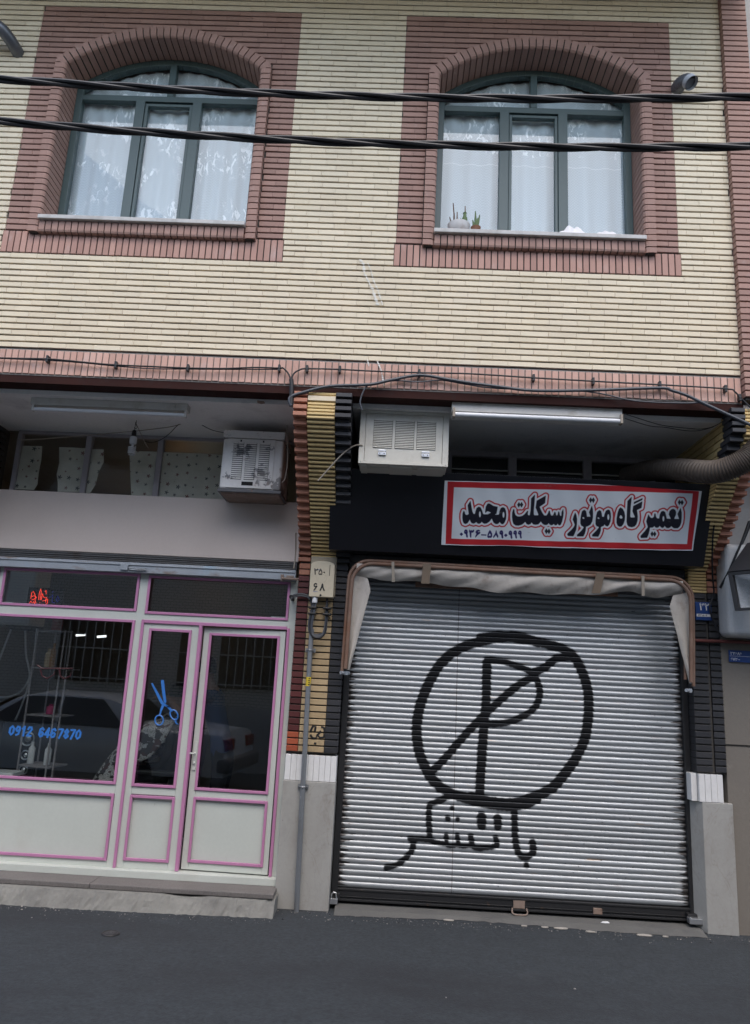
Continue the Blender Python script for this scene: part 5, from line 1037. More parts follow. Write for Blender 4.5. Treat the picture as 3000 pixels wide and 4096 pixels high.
text_mesh('upper_numerals', '۳۴۶۸۶', m_white, ap, (2.828, .9688, 2.122), .034, xs=1.1, bold=.0004); text_mesh('lower_numerals', '۶۷۲۰۰', m_white, ap, (2.828, .9688, 2.075), .034, xs=1.1, bold=.0004)
mb = MB(); mb.tube([(2.50, .945, 2.222), (2.76, .94, 2.226), (3.6, .93, 2.236)], .014, 10); solo('red_pipe', mb, m_redpipe, 'thin red oxide pipe running sideways under the white box', 'pipe', smooth=True)
cable([(2.56, .50, 3.46), (2.585, .52, 3.30), (2.60, .66, 3.05), (2.65, .82, 2.80), (2.70, .93, 2.62), (2.66, .93, 2.50), (2.70, .93, 2.35), (2.74, .92, 2.26)], .007, m_cable, 'black cable hanging down over the corbelled bricks at the right', n=6)

# ------------------------------------------------------------------ flexible duct, vents
mb = MB(); path = smooth_path([(2.02, 1.0, 3.62), (2.12, .70, 3.60), (2.25, .42, 3.535), (2.39, .10, 3.43), (2.53, -.03, 3.465), (2.64, -.07, 3.56), (2.80, -.08, 3.76), (2.95, -.06, 4.02)], 44)
mb.tube(path, [.086 + (.0045 if (i // 2) % 2 else -.0045) for i in range(len(path))], 20); solo('flexible_duct', mb, m_flex, 'brown corrugated flexible duct bending out over the black board', 'duct', smooth=True)
vp = thing('vent_pipe', 'short grey elbow vent with white collar beside the right window', 'vent', (2.22, 0, 6.72))
mb = MB(); path = smooth_path([(2.205, .03, 6.735), (2.210, -.05, 6.735), (2.232, -.11, 6.715), (2.252, -.145, 6.680)], 12); mb.tube(path, [.053 + (.003 if (i // 2) % 2 else 0) for i in range(len(path))], 20); add('elbow', mb, m_duct, vp, smooth=True)
d = Vector((.35, -.42, -.84)).normalized(); p0 = Vector((2.246, -.137, 6.690))
mb = MB(); mb.tube([p0, p0 + d * .045], .058, 24, caps=False); mb.tube([p0 + d * .045, p0 + d * .002], .054, 24, caps=False); add('collar', mb, M('grey_white_plastic', (.40, .42, .45), rough=.5), vp, smooth=True)
mb = MB(); mb.tube([p0 + d * .004, p0 + d * .008], .054, 24); add('opening', mb, m_dark, vp)
mb = MB(); mb.tube(smooth_path([(-3.435, .03, 6.90), (-3.445, -.05, 6.915), (-3.47, -.12, 6.945), (-3.52, -.18, 6.98), (-3.62, -.20, 7.0), (-3.75, -.19, 6.99)], 8), .052, 18)
for q in (.3, .62): pass
solo('exhaust_duct', mb, m_duct, 'dark sheet metal exhaust duct at the upper left corner', 'duct', smooth=True)

# ------------------------------------------------------------------ things on the window sill
pt = thing('flower_pot', 'white bowl of dry sticks on the stone sill of the right window', 'flower pot', (.41, .02, 5.297))
mb = MB(); mb.lathe([(.05, 0), (.075, .02), (.088, .06), (.092, .092), (.086, .094), (.078, .06)], (.41, .02, 5.297), 24); add('bowl', mb, M('white_glaze', (.58, .55, .52), rough=.3, stains=(((.30, .2, .16), 9, .55, .7, .5, None),)), pt, smooth=True)
mb = MB(); mb.lathe([(.0, .075), (.084, .075)], (.41, .02, 5.297), 20); add('soil', mb, m_soil, pt)
mb = MB(); 
for a, b, c in ((.37, .360, 5.60), (.385, .395, 5.52), (.35, .335, 5.47), (.455, .458, 5.575), (.42, .425, 5.46)): mb.tube([(a, .03, 5.37), ((a + b) / 2 + .006, .028, (5.37 + c) / 2), (b, .03, c)], [.007, .006, .004], 6)
add('stem', mb, m_dry, pt, smooth=True)
mb = MB(); mb.lathe([(.0, 0), (.020, .006), (.022, .04), (.014, .06), (.012, .085), (.016, .09), (.006, .10)], (.455, .0, 5.40), 12)
for a, z in ((.385, 5.385), (.43, 5.39), (.40, 5.40)): mb.lathe([(.0, -.012), (.016, 0), (.0, .025)], (a, .01, z), 8)
add('leaf_cluster', mb, m_cactus, pt, smooth=True)
pt2 = thing('plant_pot', 'small dark pot with three thin cactus stems next to the white bowl', 'plant pot', (.545, .0, 5.297))
mb = MB(); mb.lathe([(.028, 0), (.040, .055), (.042, .065), (.036, .065)], (.545, .0, 5.297), 16); add('pot', mb, m_terra, pt2, smooth=True)
mb = MB()
for a, b, c in ((.545, .540, 5.51), (.555, .575, 5.48), (.535, .520, 5.43), (.552, .56, 5.45)): mb.tube([(a, 0, 5.35), ((a + b) / 2, -.004, (5.35 + c) / 2), (b, 0, c)], [.009, .010, .004], 7)
add('stem', mb, m_cactus, pt2, smooth=True)
def rag(x0, x1, h, seed, label):
    rg = random.Random(seed); mb = MB(); P = []
    for j in range(9):
        row = []
        for i in range(22):
            u, v = i / 21, j / 8; e = math.sin(u * math.pi) ** .6 * math.sin(v * math.pi) ** .5
            row.append((x0 + (x1 - x0) * u, -.07 + .15 * v, 5.299 + h * e * (.62 + .38 * math.sin(u * 9 + seed) * math.cos(v * 7 + u * 5)) + rg.uniform(0, .006) * e))
        P.append(row)
    mb.grid(P); mb.poly([P[0][i] for i in range(22)][::-1] + []); solo('folded_cloth', mb, m_cloth, label, 'cloth', smooth=True)
rag(1.195, 1.42, .115, 1, 'larger crumpled white cloth on the sill of the right window'); rag(1.49, 1.685, .085, 4, 'flatter crumpled white cloth near the right end of the sill')

# ------------------------------------------------------------------ neighbouring house
nh = thing('concrete_house', 'grey cement rendered house adjoining the brick building at the right', 'building', (4.5, 1.0, 0))
mb = MB(); mb.prism([(2.757, .985), (7, .985), (7, 1.3), (2.757, 1.3)], 0, 4.1); mb.box(2.757, 7, .978, .986, 1.40, 1.408, 1); add('wall', mb, (m_render, m_dark), nh)
mb = MB(); mb.box(2.80, 7, .02, 1.29, 4.1, 9.0); add('upper_wall', mb, m_renderl, nh)
mb = MB(); mb.box(2.805, 7, .955, .984, 2.75, 4.1); add('plaster_band', mb, m_renderl, nh)
bxn = thing('white_box', 'white rounded metal box mounted on the cement wall behind the floodlight', 'cooler', (3.1, .85, 2.26))
mb = MB(); mb.box(2.735, 3.5, .74, .98, 2.258, 3.02); add('casing', mb, M('off_white_metal', (.52, .52, .51), rough=.5, fine=.1, stains=(((.35, .33, .31), 5, .55, .75, .4, None),)), bxn, bevel=.05, seg=4)
# floodlight: an open tray tipped down towards the street
fd = thing('floodlight', 'black framed floodlight with hammered silver reflector tipped toward the street', 'lamp', (2.95, .55, 2.75))
fA, fB, fC, fD = Vector((2.695, .60, 2.745)), Vector((2.735, .60, 2.445)), Vector((3.03, .20, 2.445)), Vector((2.99, .20, 2.745))
fin = Vector((.80, .60, .06)).normalized(); fo = -fin
def quad_slab(mb, a, b, c, d, off, mi=0):
    n = len(mb.v); mb.v += [tuple(q) for q in (a, b, c, d)] + [tuple(Vector(q) + off) for q in (a, b, c, d)]
    for f in ((0, 1, 2, 3), (7, 6, 5, 4), (0, 4, 5, 1), (1, 5, 6, 2), (2, 6, 7, 3), (3, 7, 4, 0)): mb.f.append(tuple(n + i for i in f)); mb.m.append(mi)
mid = (fA + fB + fC + fD) / 4; inn = [mid + (q - mid) * .86 for q in (fA, fB, fC, fD)]; out = [fA, fB, fC, fD]; bk = [mid + (q - mid) * .5 + fin * .17 for q in out]
mb = MB()
for i in range(4): quad_slab(mb, out[i], out[(i + 1) % 4], inn[(i + 1) % 4], inn[i], fo * .035)
for i in range(4): quad_slab(mb, out[i], out[(i + 1) % 4], bk[(i + 1) % 4] + fin * .02, bk[i] + fin * .02, fin * .006)
vA, vD = fA + Vector((.165, .03, .26)), fD + Vector((.165, .03, .26))
quad_slab(mb, fA + Vector((-.02, 0, .012)), fD + Vector((-.02, 0, .012)), vD, vA, Vector((.02, .015, -.02)))
add('housing', mb, M('charcoal_metal', (.035, .035, .038), rough=.5, var=.2), fd, bevel=.003)
m_ham = M('hammered_aluminium', (.72, .74, .76), rough=.22, metal=.95, var=.05, bump=1.0, bs=170)
mb = MB()
for i in range(4): mb.poly([inn[i], inn[(i + 1) % 4], bk[(i + 1) % 4], bk[i]])
mb.poly(bk); add('reflector', mb, m_ham, fd)
mb = MB(); c0 = mid + fin * .10; mb.tube([c0 + fin * .07, c0 + fin * .03, c0, c0 + fo * .05, c0 + fo * .09, c0 + fo * .105], [.028, .03, .045, .055, .042, .012], 16); add('bulb', mb, m_tubew, fd, smooth=True)
mb = MB(); mb.tube([c0 + fin * .075, c0 + fin * .035], .042, 16); add('socket', mb, m_lampw, fd)
mb = MB(); quad_slab(mb, mid + fin * .19, mid + fin * .19 + Vector((0, 0, .03)), Vector((3.02, .76, 2.72)), Vector((3.02, .76, 2.69)), Vector((.02, 0, 0))); add('bracket', mb, m_iron, fd)
cable([(2.92, .70, 3.20), (2.84, .68, 3.02), (2.80, .70, 2.92), (2.76, .74, 2.80), (2.72, .85, 2.66)], .010, m_cable, 'black flex curling from the floodlight to the corbelled bricks', n=8)
cable([(3.05, .70, 3.45), (2.96, .74, 3.22), (2.88, .80, 3.0), (2.83, .84, 2.9)], .013, m_cable, 'thick black cable leading down into the floodlight', n=8)

# ------------------------------------------------------------------ small things on the road
cp_ = thing('surface_box_cover', 'small round iron cover set in the asphalt before the barber step', 'cover', (-1.80, .17, 0))
mb = MB(); mb.lathe([(.062, 0), (.062, .004), (.056, .009), (.046, .006), (.0, .006)], (-1.80, .17, 0), 24); add('rim', mb, m_iron, cp_)
mb = MB(); mb.lathe([(.040, 0), (.040, .008), (.016, .010), (.013, .007), (.0, .007)], (-1.80, .17, 0), 20); add('lid', mb, M('worn_iron', (.055, .055, .058), rough=.55, metal=.4, var=.3), cp_)
mb = MB(); mb.poly([(1.73, .985, .030), (1.765, .975, .032), (1.80, .985, .031), (1.79, 1.005, .037), (1.755, 1.015, .032)]); mb.poly([(1.73, .985, .0285), (1.765, .975, .0285), (1.80, .985, .0285), (1.79, 1.005, .0285), (1.755, 1.015, .0285)]); solo('paper_scrap', mb, m_paper, 'torn scrap of white paper on the shutter doorstep', 'paper')
m_crumb = M('pale_mortar_crumb', (.36, .33, .29), rough=.95, var=.2)
rg = random.Random(3); m_peb = M('grey_pebble', (.22, .21, .20), rough=.9)
for (x, y) in ((1.275, .866), (1.401, .865), (1.605, .825), (2.008, .815), (2.161, .815), (1.12, .87), (.55, .90)):
    mb = MB(); r = rg.uniform(.016, .040); pts = [(x + r * 1.7 * rg.uniform(.6, 1) * math.cos(t), y + r * .55 * rg.uniform(.6, 1) * math.sin(t)) for t in np.linspace(0, 2 * math.pi, 9)[:-1]]
    mb.prism(pts, .002, .012); solo('mortar_fragment', mb, m_crumb, 'flat pale mortar flake at the foot of the shutter doorstep', 'rubble', 'mortar flakes by the doorstep', bevel=.003)
for (x, y, r, dk) in ((-1.85, .60, .006, 0), (-2.45, .40, .006, 0), (1.22, -.30, .008, 0), (.42, -.55, .006, 0)):
    mb = MB(); mb.lathe([(r, 0), (r * .8, r * .5), (r * .2, r * .6)], (x, y, .001), 7); solo('pebble', mb, m_peb, 'tiny pale pebble on the asphalt', 'pebble', 'pebbles on the road')

# grit swept against the foot of the wall
mb = MB(); rg = random.Random(11)
for k in range(1500):
    x = rg.uniform(-4, 4.2); edge = .66 + .03 * max(0, x + 2.4) * .9 if x < -.78 else (.94 if x < -.37 or x > 2.5 else .89)
    y = edge - abs(rg.gauss(0, .09)) - .003; r = rg.uniform(.0015, .0055) * (1 if rg.random() < .93 else 2); w = rg.uniform(0, 6)
    c_ = [(x + r * math.cos(w + q * 2.1), y + r * .8 * math.sin(w + q * 2.1), .0006) for q in range(3)]; t_ = (x, y, r * rg.uniform(.5, 1))
    n = len(mb.v); mb.v += c_ + [t_]; mi = rg.choice((0, 0, 1, 2))
    for f in ((0, 1, 3), (1, 2, 3), (2, 0, 3)): mb.f.append(tuple(n + i for i in f)); mb.m.append(mi)
gr_ = add('gravel', mb, (M('grey_grit', (.13, .13, .13), rough=.95), m_crumb, M('dark_grit', (.03, .03, .03), rough=.95)), kind='stuff')
gr_['label'] = 'fine grit lying along the foot of the wall and step'; gr_['category'] = 'grit'
# ------------------------------------------------------------------ inside the barber shop
def person(name, label, chain, mats):
    """chain: list of (parent index or None, position, radius); one skin around a joint skeleton"""
    me = bpy.data.meshes.new(name); root = [i for i, c in enumerate(chain) if c[0] is None][0]
    base = Vector((chain[root][1][0], chain[root][1][1], .152))
    me.from_pydata([tuple(Vector(c[1]) - base) for c in chain], [(c[0], i) for i, c in enumerate(chain) if c[0] is not None], [])
    o = bpy.data.objects.new(name, me); COL.objects.link(o); o.location = base
    sk_ = o.modifiers.new('skin', 'SKIN'); sk_.use_smooth_shade = True
    me.skin_vertices[0].data  # layer exists once the modifier is there
    for i, c in enumerate(chain):
        r = c[2]; me.skin_vertices[0].data[i].radius = r if isinstance(r, tuple) else (r, r); me.skin_vertices[0].data[i].use_root = (i == root)
    ss = o.modifiers.new('smooth', 'SUBSURF'); ss.levels = 2; ss.render_levels = 2
    dg = bpy.context.evaluated_depsgraph_get(); m2 = bpy.data.meshes.new_from_object(o.evaluated_get(dg))
    o.modifiers.clear(); o.data = m2; m2.materials.clear()
    for m in mats: m2.materials.append(m)
    if label: o['label'] = label; o['category'] = 'person'
    return o, base
m_skin = M('skin', (.36, .20, .14), rough=.55, var=.06); m_shirt = M('blue_shirt', (.025, .06, .16), rough=.85, var=.1); m_trous = M('dark_trousers', (.02, .02, .025), rough=.9); m_hair = M('black_hair', (.012, .010, .009), rough=.6)
def hand(c, i, p, d, side):
    """palm and five curled fingers appended to a chain at joint i"""
    d = Vector(d).normalized(); s = d.cross(Vector((0, 0, 1))).normalized() * side; p = Vector(p)
    c.append((i, tuple(p + d * .05), (.032, .018))); k = len(c) - 1
    c.append((k, tuple(p + d * .09), (.036, .016))); k2 = len(c) - 1
    for a, l in ((-.028, .066), (-.009, .076), (.010, .072), (.027, .056)):
        q = p + d * .10 + s * a; c.append((k2, tuple(q), .0095)); c.append((len(c) - 1, tuple(q + d * l * .55 + Vector((0, 0, -.012))), .0085)); c.append((len(c) - 1, tuple(q + d * l * .9 + Vector((0, 0, -.038))), .007))
    q = p + d * .055 + s * -.036; c.append((k, tuple(q), .011)); c.append((len(c) - 1, tuple(q + d * .035 + s * -.018 + Vector((0, 0, -.012))), .009))
# barber standing at the right of the chair, leaning over it
X, Yb = -1.66, 2.25
c = [(None, (X + .10, Yb, 1.03), (.15, .11)), (0, (X + .04, Yb, 1.20), (.14, .105)), (1, (X - .03, Yb, 1.40), (.165, .12)), (2, (X - .07, Yb, 1.53), (.155, .10)), (3, (X - .10, Yb, 1.61), (.058, .06)),
     (4, (X - .14, Yb, 1.69), (.078, .085)), (5, (X - .165, Yb, 1.78), (.082, .095)), (6, (X - .17, Yb, 1.85), (.05, .06)), (5, (X - .235, Yb, 1.685), .022),
     (3, (X - .10, Yb - .19, 1.545), .058), (9, (X - .20, Yb - .235, 1.43), .048), (10, (X - .28, Yb - .24, 1.345), .042), (11, (X - .40, Yb - .20, 1.44), .034), (12, (X - .46, Yb - .17, 1.50), .026),
     (3, (X - .08, Yb + .19, 1.545), .058), (14, (X - .16, Yb + .235, 1.40), .047), (15, (X - .24, Yb + .23, 1.33), .040), (16, (X - .40, Yb + .16, 1.42), .032), (17, (X - .47, Yb + .13, 1.46), .026)]
hand(c, 13, (X - .46, Yb - .17, 1.50), (-.9, .15, .1), 1); hand(c, 18, (X - .47, Yb + .13, 1.46), (-.9, -.15, .1), -1)
for s in (-1, 1):
    n0 = len(c); c += [(0, (X + .10, Yb + s * .10, .93), (.10, .105)), (n0, (X + .075, Yb + s * .11, .60), .066), (n0 + 1, (X + .09, Yb + s * .115, .50), .060), (n0 + 2, (X + .115, Yb + s * .12, .23), .040), (n0 + 3, (X + .07, Yb + s * .125, .185), .038), (n0 + 4, (X - .06, Yb + s * .135, .175), .026)]
o, base = person('person', 'barber in a blue shirt leaning over a customer behind the door glass', c, (m_skin, m_shirt, m_trous))
for pl in o.data.polygons:
    q = pl.center + base; arm = abs(q.y - Yb) > .15 and q.x < X - .25
    pl.material_index = 2 if q.z < 1.03 else (0 if (q.z > 1.60 or (q.x < X - .24)) else 1)
mb = MB(); mb.lathe([(.0, .115), (.05, .10), (.085, .06), (.097, .0), (.094, -.05), (.07, -.06)], (X - .150, Yb, 1.815), 16); add('hair', mb, m_hair, o, smooth=True)
# customer sitting in the chair under a patterned cape
X2, Y2 = -2.08, 2.25
c = [(None, (X2, Y2, .74), (.15, .13)), (0, (X2 + .03, Y2, .95), (.13, .11)), (1, (X2 + .05, Y2, 1.15), (.16, .115)), (2, (X2 + .05, Y2, 1.27), (.14, .09)), (3, (X2 + .03, Y2, 1.36), (.055, .058)), (4, (X2 - .01, Y2, 1.44), (.076, .082)), (5, (X2 - .015, Y2, 1.53), (.078, .09)), (6, (X2 - .01, Y2, 1.60), (.05, .055)), (5, (X2 - .095, Y2, 1.45), .021)]
for s in (-1, 1):
    n0 = len(c); c += [(3, (X2 + .03, Y2 + s * .17, 1.20), .050), (n0, (X2 + .02, Y2 + s * .19, .99), .042), (n0 + 1, (X2 - .06, Y2 + s * .18, .86), .036), (n0 + 2, (X2 - .28, Y2 + s * .10, .83), .028)]
    hand(c, n0 + 3, (X2 - .28, Y2 + s * .10, .83), (-.95, -s * .2, -.05), s)
    n0 = len(c); c += [(0, (X2 - .06, Y2 + s * .10, .72), .09), (n0, (X2 - .42, Y2 + s * .12, .72), .068), (n0 + 1, (X2 - .48, Y2 + s * .12, .66), .06), (n0 + 2, (X2 - .54, Y2 + s * .12, .38), .043), (n0 + 3, (X2 - .57, Y2 + s * .12, .25), .038), (n0 + 4, (X2 - .70, Y2 + s * .13, .22), .028)]
o2, base2 = person('person', 'customer seated under a newsprint patterned barber cape', c, (m_skin, m_trous))
for pl in o2.data.polygons:
    q = pl.center + base2; pl.material_index = 0 if q.z > 1.33 or (q.x < X2 - .27 and q.z > .83) else 1
mb = MB(); mb.lathe([(.0, .11), (.05, .095), (.083, .055), (.093, .0), (.088, -.04)], (X2 + .004, Y2, 1.555), 16); add('hair', mb, m_hair, o2, smooth=True)
m, nt, p = newmat('newsprint_cloth'); o_ = objco(nt, (1.0, 1.0, 1.3))
vo = nd(nt, 'ShaderNodeTexVoronoi', distance='CHEBYCHEV'); vo.inputs['Scale'].default_value = 19; L(nt, o_, vo.inputs['Vector'])
sp = nd(nt, 'ShaderNodeSeparateColor'); L(nt, vo.outputs['Color'], sp.inputs[0])
cc = mix(nt, math_(nt, 'GREATER_THAN', sp.outputs[0], .42), (.06, .055, .055), (.68, .66, .63)); cc = mix(nt, math_(nt, 'GREATER_THAN', sp.outputs[1], .9), cc, (.12, .05, .045))
ck = nd(nt, 'ShaderNodeTexNoise'); ck.inputs['Scale'].default_value = 90; L(nt, o_, ck.inputs['Vector']); cc = mix(nt, math_(nt, 'MULTIPLY', math_(nt, 'GREATER_THAN', ck.outputs['Fac'], .55), .6), cc, (.06, .06, .06))
L(nt, cc, p.inputs['Base Color']); p.inputs['Roughness'].default_value = .8
P = []
cen = [(X2 + .05, 1.345, .075), (X2 + .03, 1.315, .16), (X2 - .04, 1.275, .26), (X2 - .14, 1.245, .31), (X2 - .26, 1.20, .33), (X2 - .40, 1.10, .33), (X2 - .54, .96, .32), (X2 - .65, .80, .30), (X2 - .74, .64, .28), (X2 - .76, .52, .27)]
for k, (cx, cz, hw) in enumerate(cen):
    row = []
    for i in range(40):
        u = -1 + 2 * i / 39; fold = .018 * math.sin(u * 13 + k) * min(1, k / 2)
        row.append((cx + fold * .6 - (.10 * (1 - u * u) if k < 3 else 0) + .02, Y2 + hw * u, cz + .045 - (.34 if k > 1 else .12) * abs(u) ** 4 * min(1, k / 3) + fold))
    P.append(row)
mb = MB(); mb.grid(P); cp2 = add('barber_cape', mb, m, o2, smooth=True); cp2.modifiers.new('solid', 'SOLIDIFY').thickness = .006
bc = thing('barber_chair', 'dark padded barber chair under the seated customer', 'chair', (-2.08, 2.25, .152))
m_pad = M('dark_leather', (.018, .017, .017), rough=.45)
mb = MB(); mb.box(-2.42, -1.86, 1.98, 2.52, .545, .635); add('seat', mb, m_pad, bc, bevel=.03)
mb = MB(); mb.prism([(-1.92, .62), (-1.83, .62), (-1.76, 1.22), (-1.85, 1.22)], 2.02, 2.48, 'y'); add('backrest', mb, m_pad, bc, bevel=.03)
for s in (-1, 1):
    mb = MB(); mb.box(-2.36, -1.90, 2.25 + s * .33 - .035, 2.25 + s * .33 + .035, .80, .85); mb.box(-2.0, -1.95, 2.25 + s * .31 - .02, 2.25 + s * .31 + .02, .58, .80); add('armrest', mb, m_pad, bc, bevel=.015)
mb = MB(); mb.lathe([(.27, 0), (.26, .03), (.05, .05), (.045, .39)], (-2.13, 2.25, .153), 24); add('pedestal', mb, m_chrome, bc, smooth=True)
mb = MB(); mb.box(-2.86, -2.62, 2.05, 2.45, .17, .20); mb.tube([(-2.63, 2.25, .19), (-2.35, 2.25, .50)], .02, 8); add('footrest', mb, m_chrome, bc)
# water heater, hoses, shelf unit, loudspeaker, sign
wh = thing('water_heater', 'white wall mounted water heater with hanging hoses inside the barber shop', 'water heater', (-3.86, 2.6, 2.14))
mb = MB(); mb.box(-4.20, -3.72, 2.35, 2.72, 2.14, 2.83); add('casing', mb, m_tubew, wh, bevel=.03)
mb = MB(); mb.prism([(-3.98, 2.14), (-3.70, 2.14), (-3.73, 2.09), (-3.93, 2.10)], 2.38, 2.65, 'y'); add('control_panel', mb, m_plast, wh)
for k, pts in enumerate(([(-3.80, 2.45, 2.10), (-3.74, 2.42, 1.85), (-3.66, 2.40, 1.62), (-3.78, 2.40, 1.44), (-4.05, 2.42, 1.42), (-4.2, 2.45, 1.55)], [(-3.95, 2.45, 2.10), (-4.02, 2.45, 1.8), (-4.10, 2.45, 1.4), (-4.1, 2.45, .9)], [(-3.68, 2.45, 2.12), (-3.66, 2.44, 1.7), (-3.72, 2.43, 1.3), (-3.85, 2.42, .95)])):
    mb = MB(); mb.tube(smooth_path(pts, 6), .011, 8); add('hose', mb, m_tubew, wh, smooth=True)
su = thing('shelf_unit', 'tall narrow white framed display shelf standing behind the shop glass', 'shelf', (-3.12, 1.75, .152))
for x, y in ((-3.29, 1.62), (-3.00, 1.55), (-2.96, 1.60), (-3.25, 1.92)):
    mb = MB(); mb.box(x, x + .013, y, y + .013, .152, 2.08); add('post', mb, m_tframe, su)
for z in (.62, .86, 1.30, 1.72, 2.06):
    mb = MB(); mb.prism([(-3.29, 1.62), (-2.97, 1.55), (-2.93, 1.86), (-3.25, 1.93)], z, z + .012); add('shelf', mb, m_tframe, su)
m_or = M('orange_plastic', (.30, .13, .02), rough=.4); m_tan = M('tan_carton', (.45, .33, .18), rough=.6); m_pinkp = M('pink_plastic', (.45, .06, .15), rough=.4)
def bottle(x, y, z, h, r, mat, lab, cat='bottle'):
    mb = MB(); mb.lathe([(r, 0), (r, h * .7), (r * .45, h * .82), (r * .45, h), (.0, h)], (x, y, z), 14); solo('bottle', mb, mat, lab, cat, smooth=True)
bottle(-3.18, 1.70, 1.738, .17, .032, m_tan, 'tan bottle on the upper shelf behind the shop glass'); bottle(-3.13, 1.68, 1.738, .22, .026, m_or, 'orange capped bottle on the upper shelf behind the glass'); bottle(-3.21, 1.70, .878, .19, .030, m_tubew, 'white tube at the left of the lower shelf'); bottle(-3.04, 1.66, .878, .19, .030, m_tubew, 'white tube at the right of the lower shelf'); bottle(-3.08, 1.68, 1.318, .09, .04, m_pinkp, 'small pink jar on the middle shelf'); bottle(-3.14, 1.7, 2.078, .22, .05, M('red_can', (.35, .04, .03), rough=.4), 'red can standing on top of the display shelf')
lsp = thing('loudspeaker', 'tall black loudspeaker with three silver rings behind the shop glass', 'loudspeaker', (-3.52, 2.2, .152))
mb = MB(); mb.box(-3.72, -3.34, 2.12, 2.5, .152, 1.20); add('cabinet', mb, m_plast, lsp, bevel=.01)
for z, r in ((1.05, .062), (.90, .040), (.765, .040)):
    mb = MB(); mb.tube([(-3.455 + r * math.cos(t), 2.115, z + r * math.sin(t)) for t in np.linspace(0, 2 * math.pi, 25)[:-1]], .008, 8, closed=True); mb.lathe([(r * .5, 0), (.0, -.012)], (-3.455, 2.118, z), 16, axis='y'); add('driver_ring', mb, m_chrome, lsp, smooth=True)
ns = thing('neon_sign', 'small neon sign with red and blue Persian lettering behind the upper glass', 'sign', (-3.1, 1.25, 2.27))
mb = MB()
for q in NEON_R: mb.tube([(a, 1.25, b) for a, b in q], .0022, 5)
add('red_tube', mb, emit('red_neon', (1.0, .06, .03), .9), ns)
mb = MB()
for q in NEON_B: mb.tube([(a, 1.25, b) for a, b in q], .0022, 5)
add('blue_tube', mb, emit('blue_neon', (.03, .04, .6), .12), ns)
mb = MB(); mb.box(-3.25, -2.93, 1.262, 1.272, 2.262, 2.43); add('backing', mb, m_plast, ns)
for (x, y, col, s, lab) in ((-2.62, 3.2, (1.0, .50, .16), 5, 'warm glowing ceiling lamp inside the barber shop'), (-2.25, 3.0, (1, .95, .8), 5, 'cool white ceiling lamp inside the barber shop')):
    cl_ = thing('ceiling_lamp', lab, 'lamp', (x, y, 3.72)); mb = MB(); mb.lathe([(.0, .0), (.06, .012), (.075, .04), (.07, .06)], (x, y, 2.86), 16); add('globe', mb, emit('lamp_' + str(round(col[2], 2)), col, s), cl_, smooth=True)
    mb = MB(); mb.lathe([(.02, .06), (.02, .98)], (x, y, 2.86), 8); add('rod', mb, m_plast, cl_)
for k, (x, y) in enumerate(((-3.20, 2.3), (-3.02, 2.4))):
    mb = MB(); mb.tube([(x, y, 2.065), (x + .085, y + .03, 2.078)], .011, 8); solo('tube_lamp', mb, emit('tube_light', (.95, .97, 1.0), 1.0), 'short lit white tube lamp inside behind the large glass', 'lamp', 'short lit tubes inside the barber shop')
for x0, x1, lab in ((-3.395, -3.29, 'folded white leaflet lying in the left transom corner'), (-1.03, -.90, 'folded white leaflet lying in the right transom corner')):
    mb = MB(); mb.box(x0, x1, 1.09, 1.12, 2.2505, 2.275 if x0 < -2 else 2.262); solo('leaflet', mb, m_paper, lab, 'paper')
mb = MB(); mb.box(-3.5, -3.07, 1.10, 1.30, .8355, .868); solo('white_ledge', mb, m_tubew, 'white box lying on the sill in the lower left of the shop window', 'box', bevel=.004)

# ------------------------------------------------------------------ the other side of the street (seen in the glass)
oh = thing('opposite_house', 'plain brick house with barred windows across the street, seen mirrored in the glass', 'building', (0, -6.8, 0))
m, nt, p = newmat('ochre_brickwork'); o_ = objco(nt); mp = nd(nt, 'ShaderNodeMapping'); mp.inputs['Rotation'].default_value = (math.radians(90), 0, 0); L(nt, o_, mp.inputs[0])
br = nd(nt, 'ShaderNodeTexBrick'); br.inputs['Scale'].default_value = 4.5; br.inputs['Color1'].default_value = (.62, .58, .52, 1); br.inputs['Color2'].default_value = (.56, .52, .46, 1); br.inputs['Mortar'].default_value = (.12, .11, .10, 1); br.inputs['Mortar Size'].default_value = .02; L(nt, mp.outputs[0], br.inputs['Vector']); L(nt, br.outputs[0], p.inputs['Base Color']); p.inputs['Roughness'].default_value = .9
mb = MB(); mb.box(-16, 16, -7.6, -6.8, 0, 6.2); mb.box(-16, 16, -6.9, -6.72, 6.2, 6.35); add('wall', mb, m, oh)
mb = MB(); mb.box(-16, 16, -6.798, -6.76, 0, 1.15); add('stone_plinth', mb, m_renderl, oh)
for x in (-5.4, -3.1, 2.6, 5.2):
    w = thing_part('window', oh, (x, -6.78, 1.5)); mb = MB(); mb.box(x - .85, x + .85, -6.795, -6.775, 1.5, 2.75); add('pane', mb, m_dark, w)
    mb = MB()
    for k in range(11): mb.box(x - .85 + k * .168, x - .835 + k * .168, -6.73, -6.715, 1.5, 2.75)
    for z in (1.55, 2.1, 2.68): mb.box(x - .86, x + .86, -6.731, -6.712, z, z + .02)
    add('window_bars', mb, m_lampw, w)
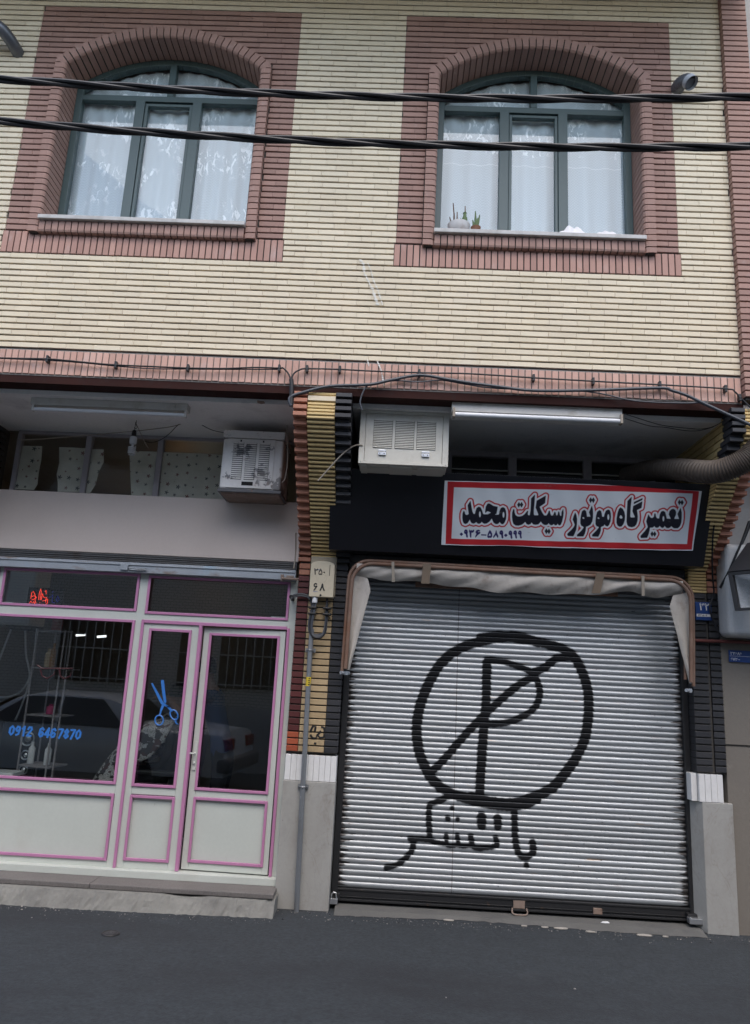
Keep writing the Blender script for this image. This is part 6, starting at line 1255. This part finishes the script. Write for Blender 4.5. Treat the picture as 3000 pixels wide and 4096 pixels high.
# parked saloon on the far side
car = thing('parked_car', 'light grey saloon car parked along the far side of the street', 'car', (-4.8, -4.35, 0))
m_car = M('silver_car_paint', (.50, .51, .52), rough=.2, spec=.8, var=.03); m_cg = M('dark_car_glass', (.012, .014, .015), rough=.08); m_tyre = M('tyre_rubber', (.018, .018, .018), rough=.85)
XR_, HW = -2.72, .82; ny = 11
prof = [(0, .40, .62), (0, .55, .80), (-.03, .78, .82), (-.07, .93, .78), (-.75, .99, .78), (-1.15, 1.30, .62), (-1.45, 1.38, .60), (-2.35, 1.39, .60), (-2.75, 1.30, .62), (-3.25, .96, .78), (-4.20, .84, .78), (-4.38, .70, .80), (-4.42, .40, .62)]
mb = MB(); P = []
for x, z, hw in prof:
    row = [(XR_ + x, -4.35 + s * hw, .30 if (abs(s) == 1) else z) for s in ()]
    side = hw / .82
    row = [(XR_ + x, -4.35 - .80, .30), (XR_ + x, -4.35 - .82, .52), (XR_ + x, -4.35 - .80, min(z, .88))]
    row += [(XR_ + x, -4.35 + hw * q, max(z - .05 * abs(q) ** 4, .36)) for q in np.linspace(-1, 1, 9)]
    row += [(XR_ + x, -4.35 + .80, min(z, .88)), (XR_ + x, -4.35 + .82, .52), (XR_ + x, -4.35 + .80, .30)]
    P.append(row)
mb.grid(P); mb.poly([P[0][i] for i in range(len(P[0]))]); mb.poly([P[-1][i] for i in range(len(P[0]))][::-1]); bod = add('body', mb, m_car, car, smooth=True, bevel=0)
mb = MB()
for s in (-1, 1):
    q = -4.35 + s * .803
    mb.poly([(XR_ - 1.02, q, .93), (XR_ - 1.42, q - s * .165, 1.30), (XR_ - 2.0, q - s * .175, 1.315), (XR_ - 2.0, q, .93)]); mb.poly([(XR_ - 2.06, q, .93), (XR_ - 2.06, q - s * .175, 1.315), (XR_ - 2.55, q - s * .17, 1.30), (XR_ - 3.05, q, .95)])
add('side_window', mb, m_cg, car)
mb = MB(); mb.poly([(XR_ - .80, -4.35 - .66, 1.035), (XR_ - .80, -4.35 + .66, 1.035), (XR_ - 1.13, -4.35 + .54, 1.30), (XR_ - 1.13, -4.35 - .54, 1.30)]); mb.poly([(XR_ - 2.80, -4.35 - .55, 1.29), (XR_ - 2.80, -4.35 + .55, 1.29), (XR_ - 3.2, -4.35 + .68, 1.01), (XR_ - 3.2, -4.35 - .68, 1.01)]); add('windscreen', mb, m_cg, car)
for s in (-1, 1):
    mb = MB(); mb.box(XR_ - .06, XR_ + .012, -4.35 + s * .55 - .2, -4.35 + s * .55 + .2, .66, .82); add('tail_light', mb, M('red_lens', (.22, .015, .012), rough=.2), car, bevel=.01)
mb = MB(); mb.box(XR_ - .10, XR_ + .10, -5.18, -3.52, .36, .56); add('rear_bumper', mb, M('grey_bumper', (.12, .12, .125), rough=.5), car, bevel=.04)
for x in (XR_ - .85, XR_ - 3.45):
    for s in (-1, 1):
        w = thing_part('wheel', car, (x, -4.35 + s * .76, .30)); mb = MB(); mb.lathe([(.18, -.09), (.28, -.09), (.30, -.06), (.30, .06), (.28, .09), (.18, .09)], (x, -4.35 + s * .76, .30), 28, axis='y'); add('tyre', mb, m_tyre, w, smooth=True)
        mb = MB(); mb.lathe([(.18, -.07), (.06, -.085), (.0, -.085)] if s < 0 else [(.18, .07), (.06, .085), (.0, .085)], (x, -4.35 + s * .76, .30), 20, axis='y'); add('rim', mb, m_chrome, w, smooth=True)
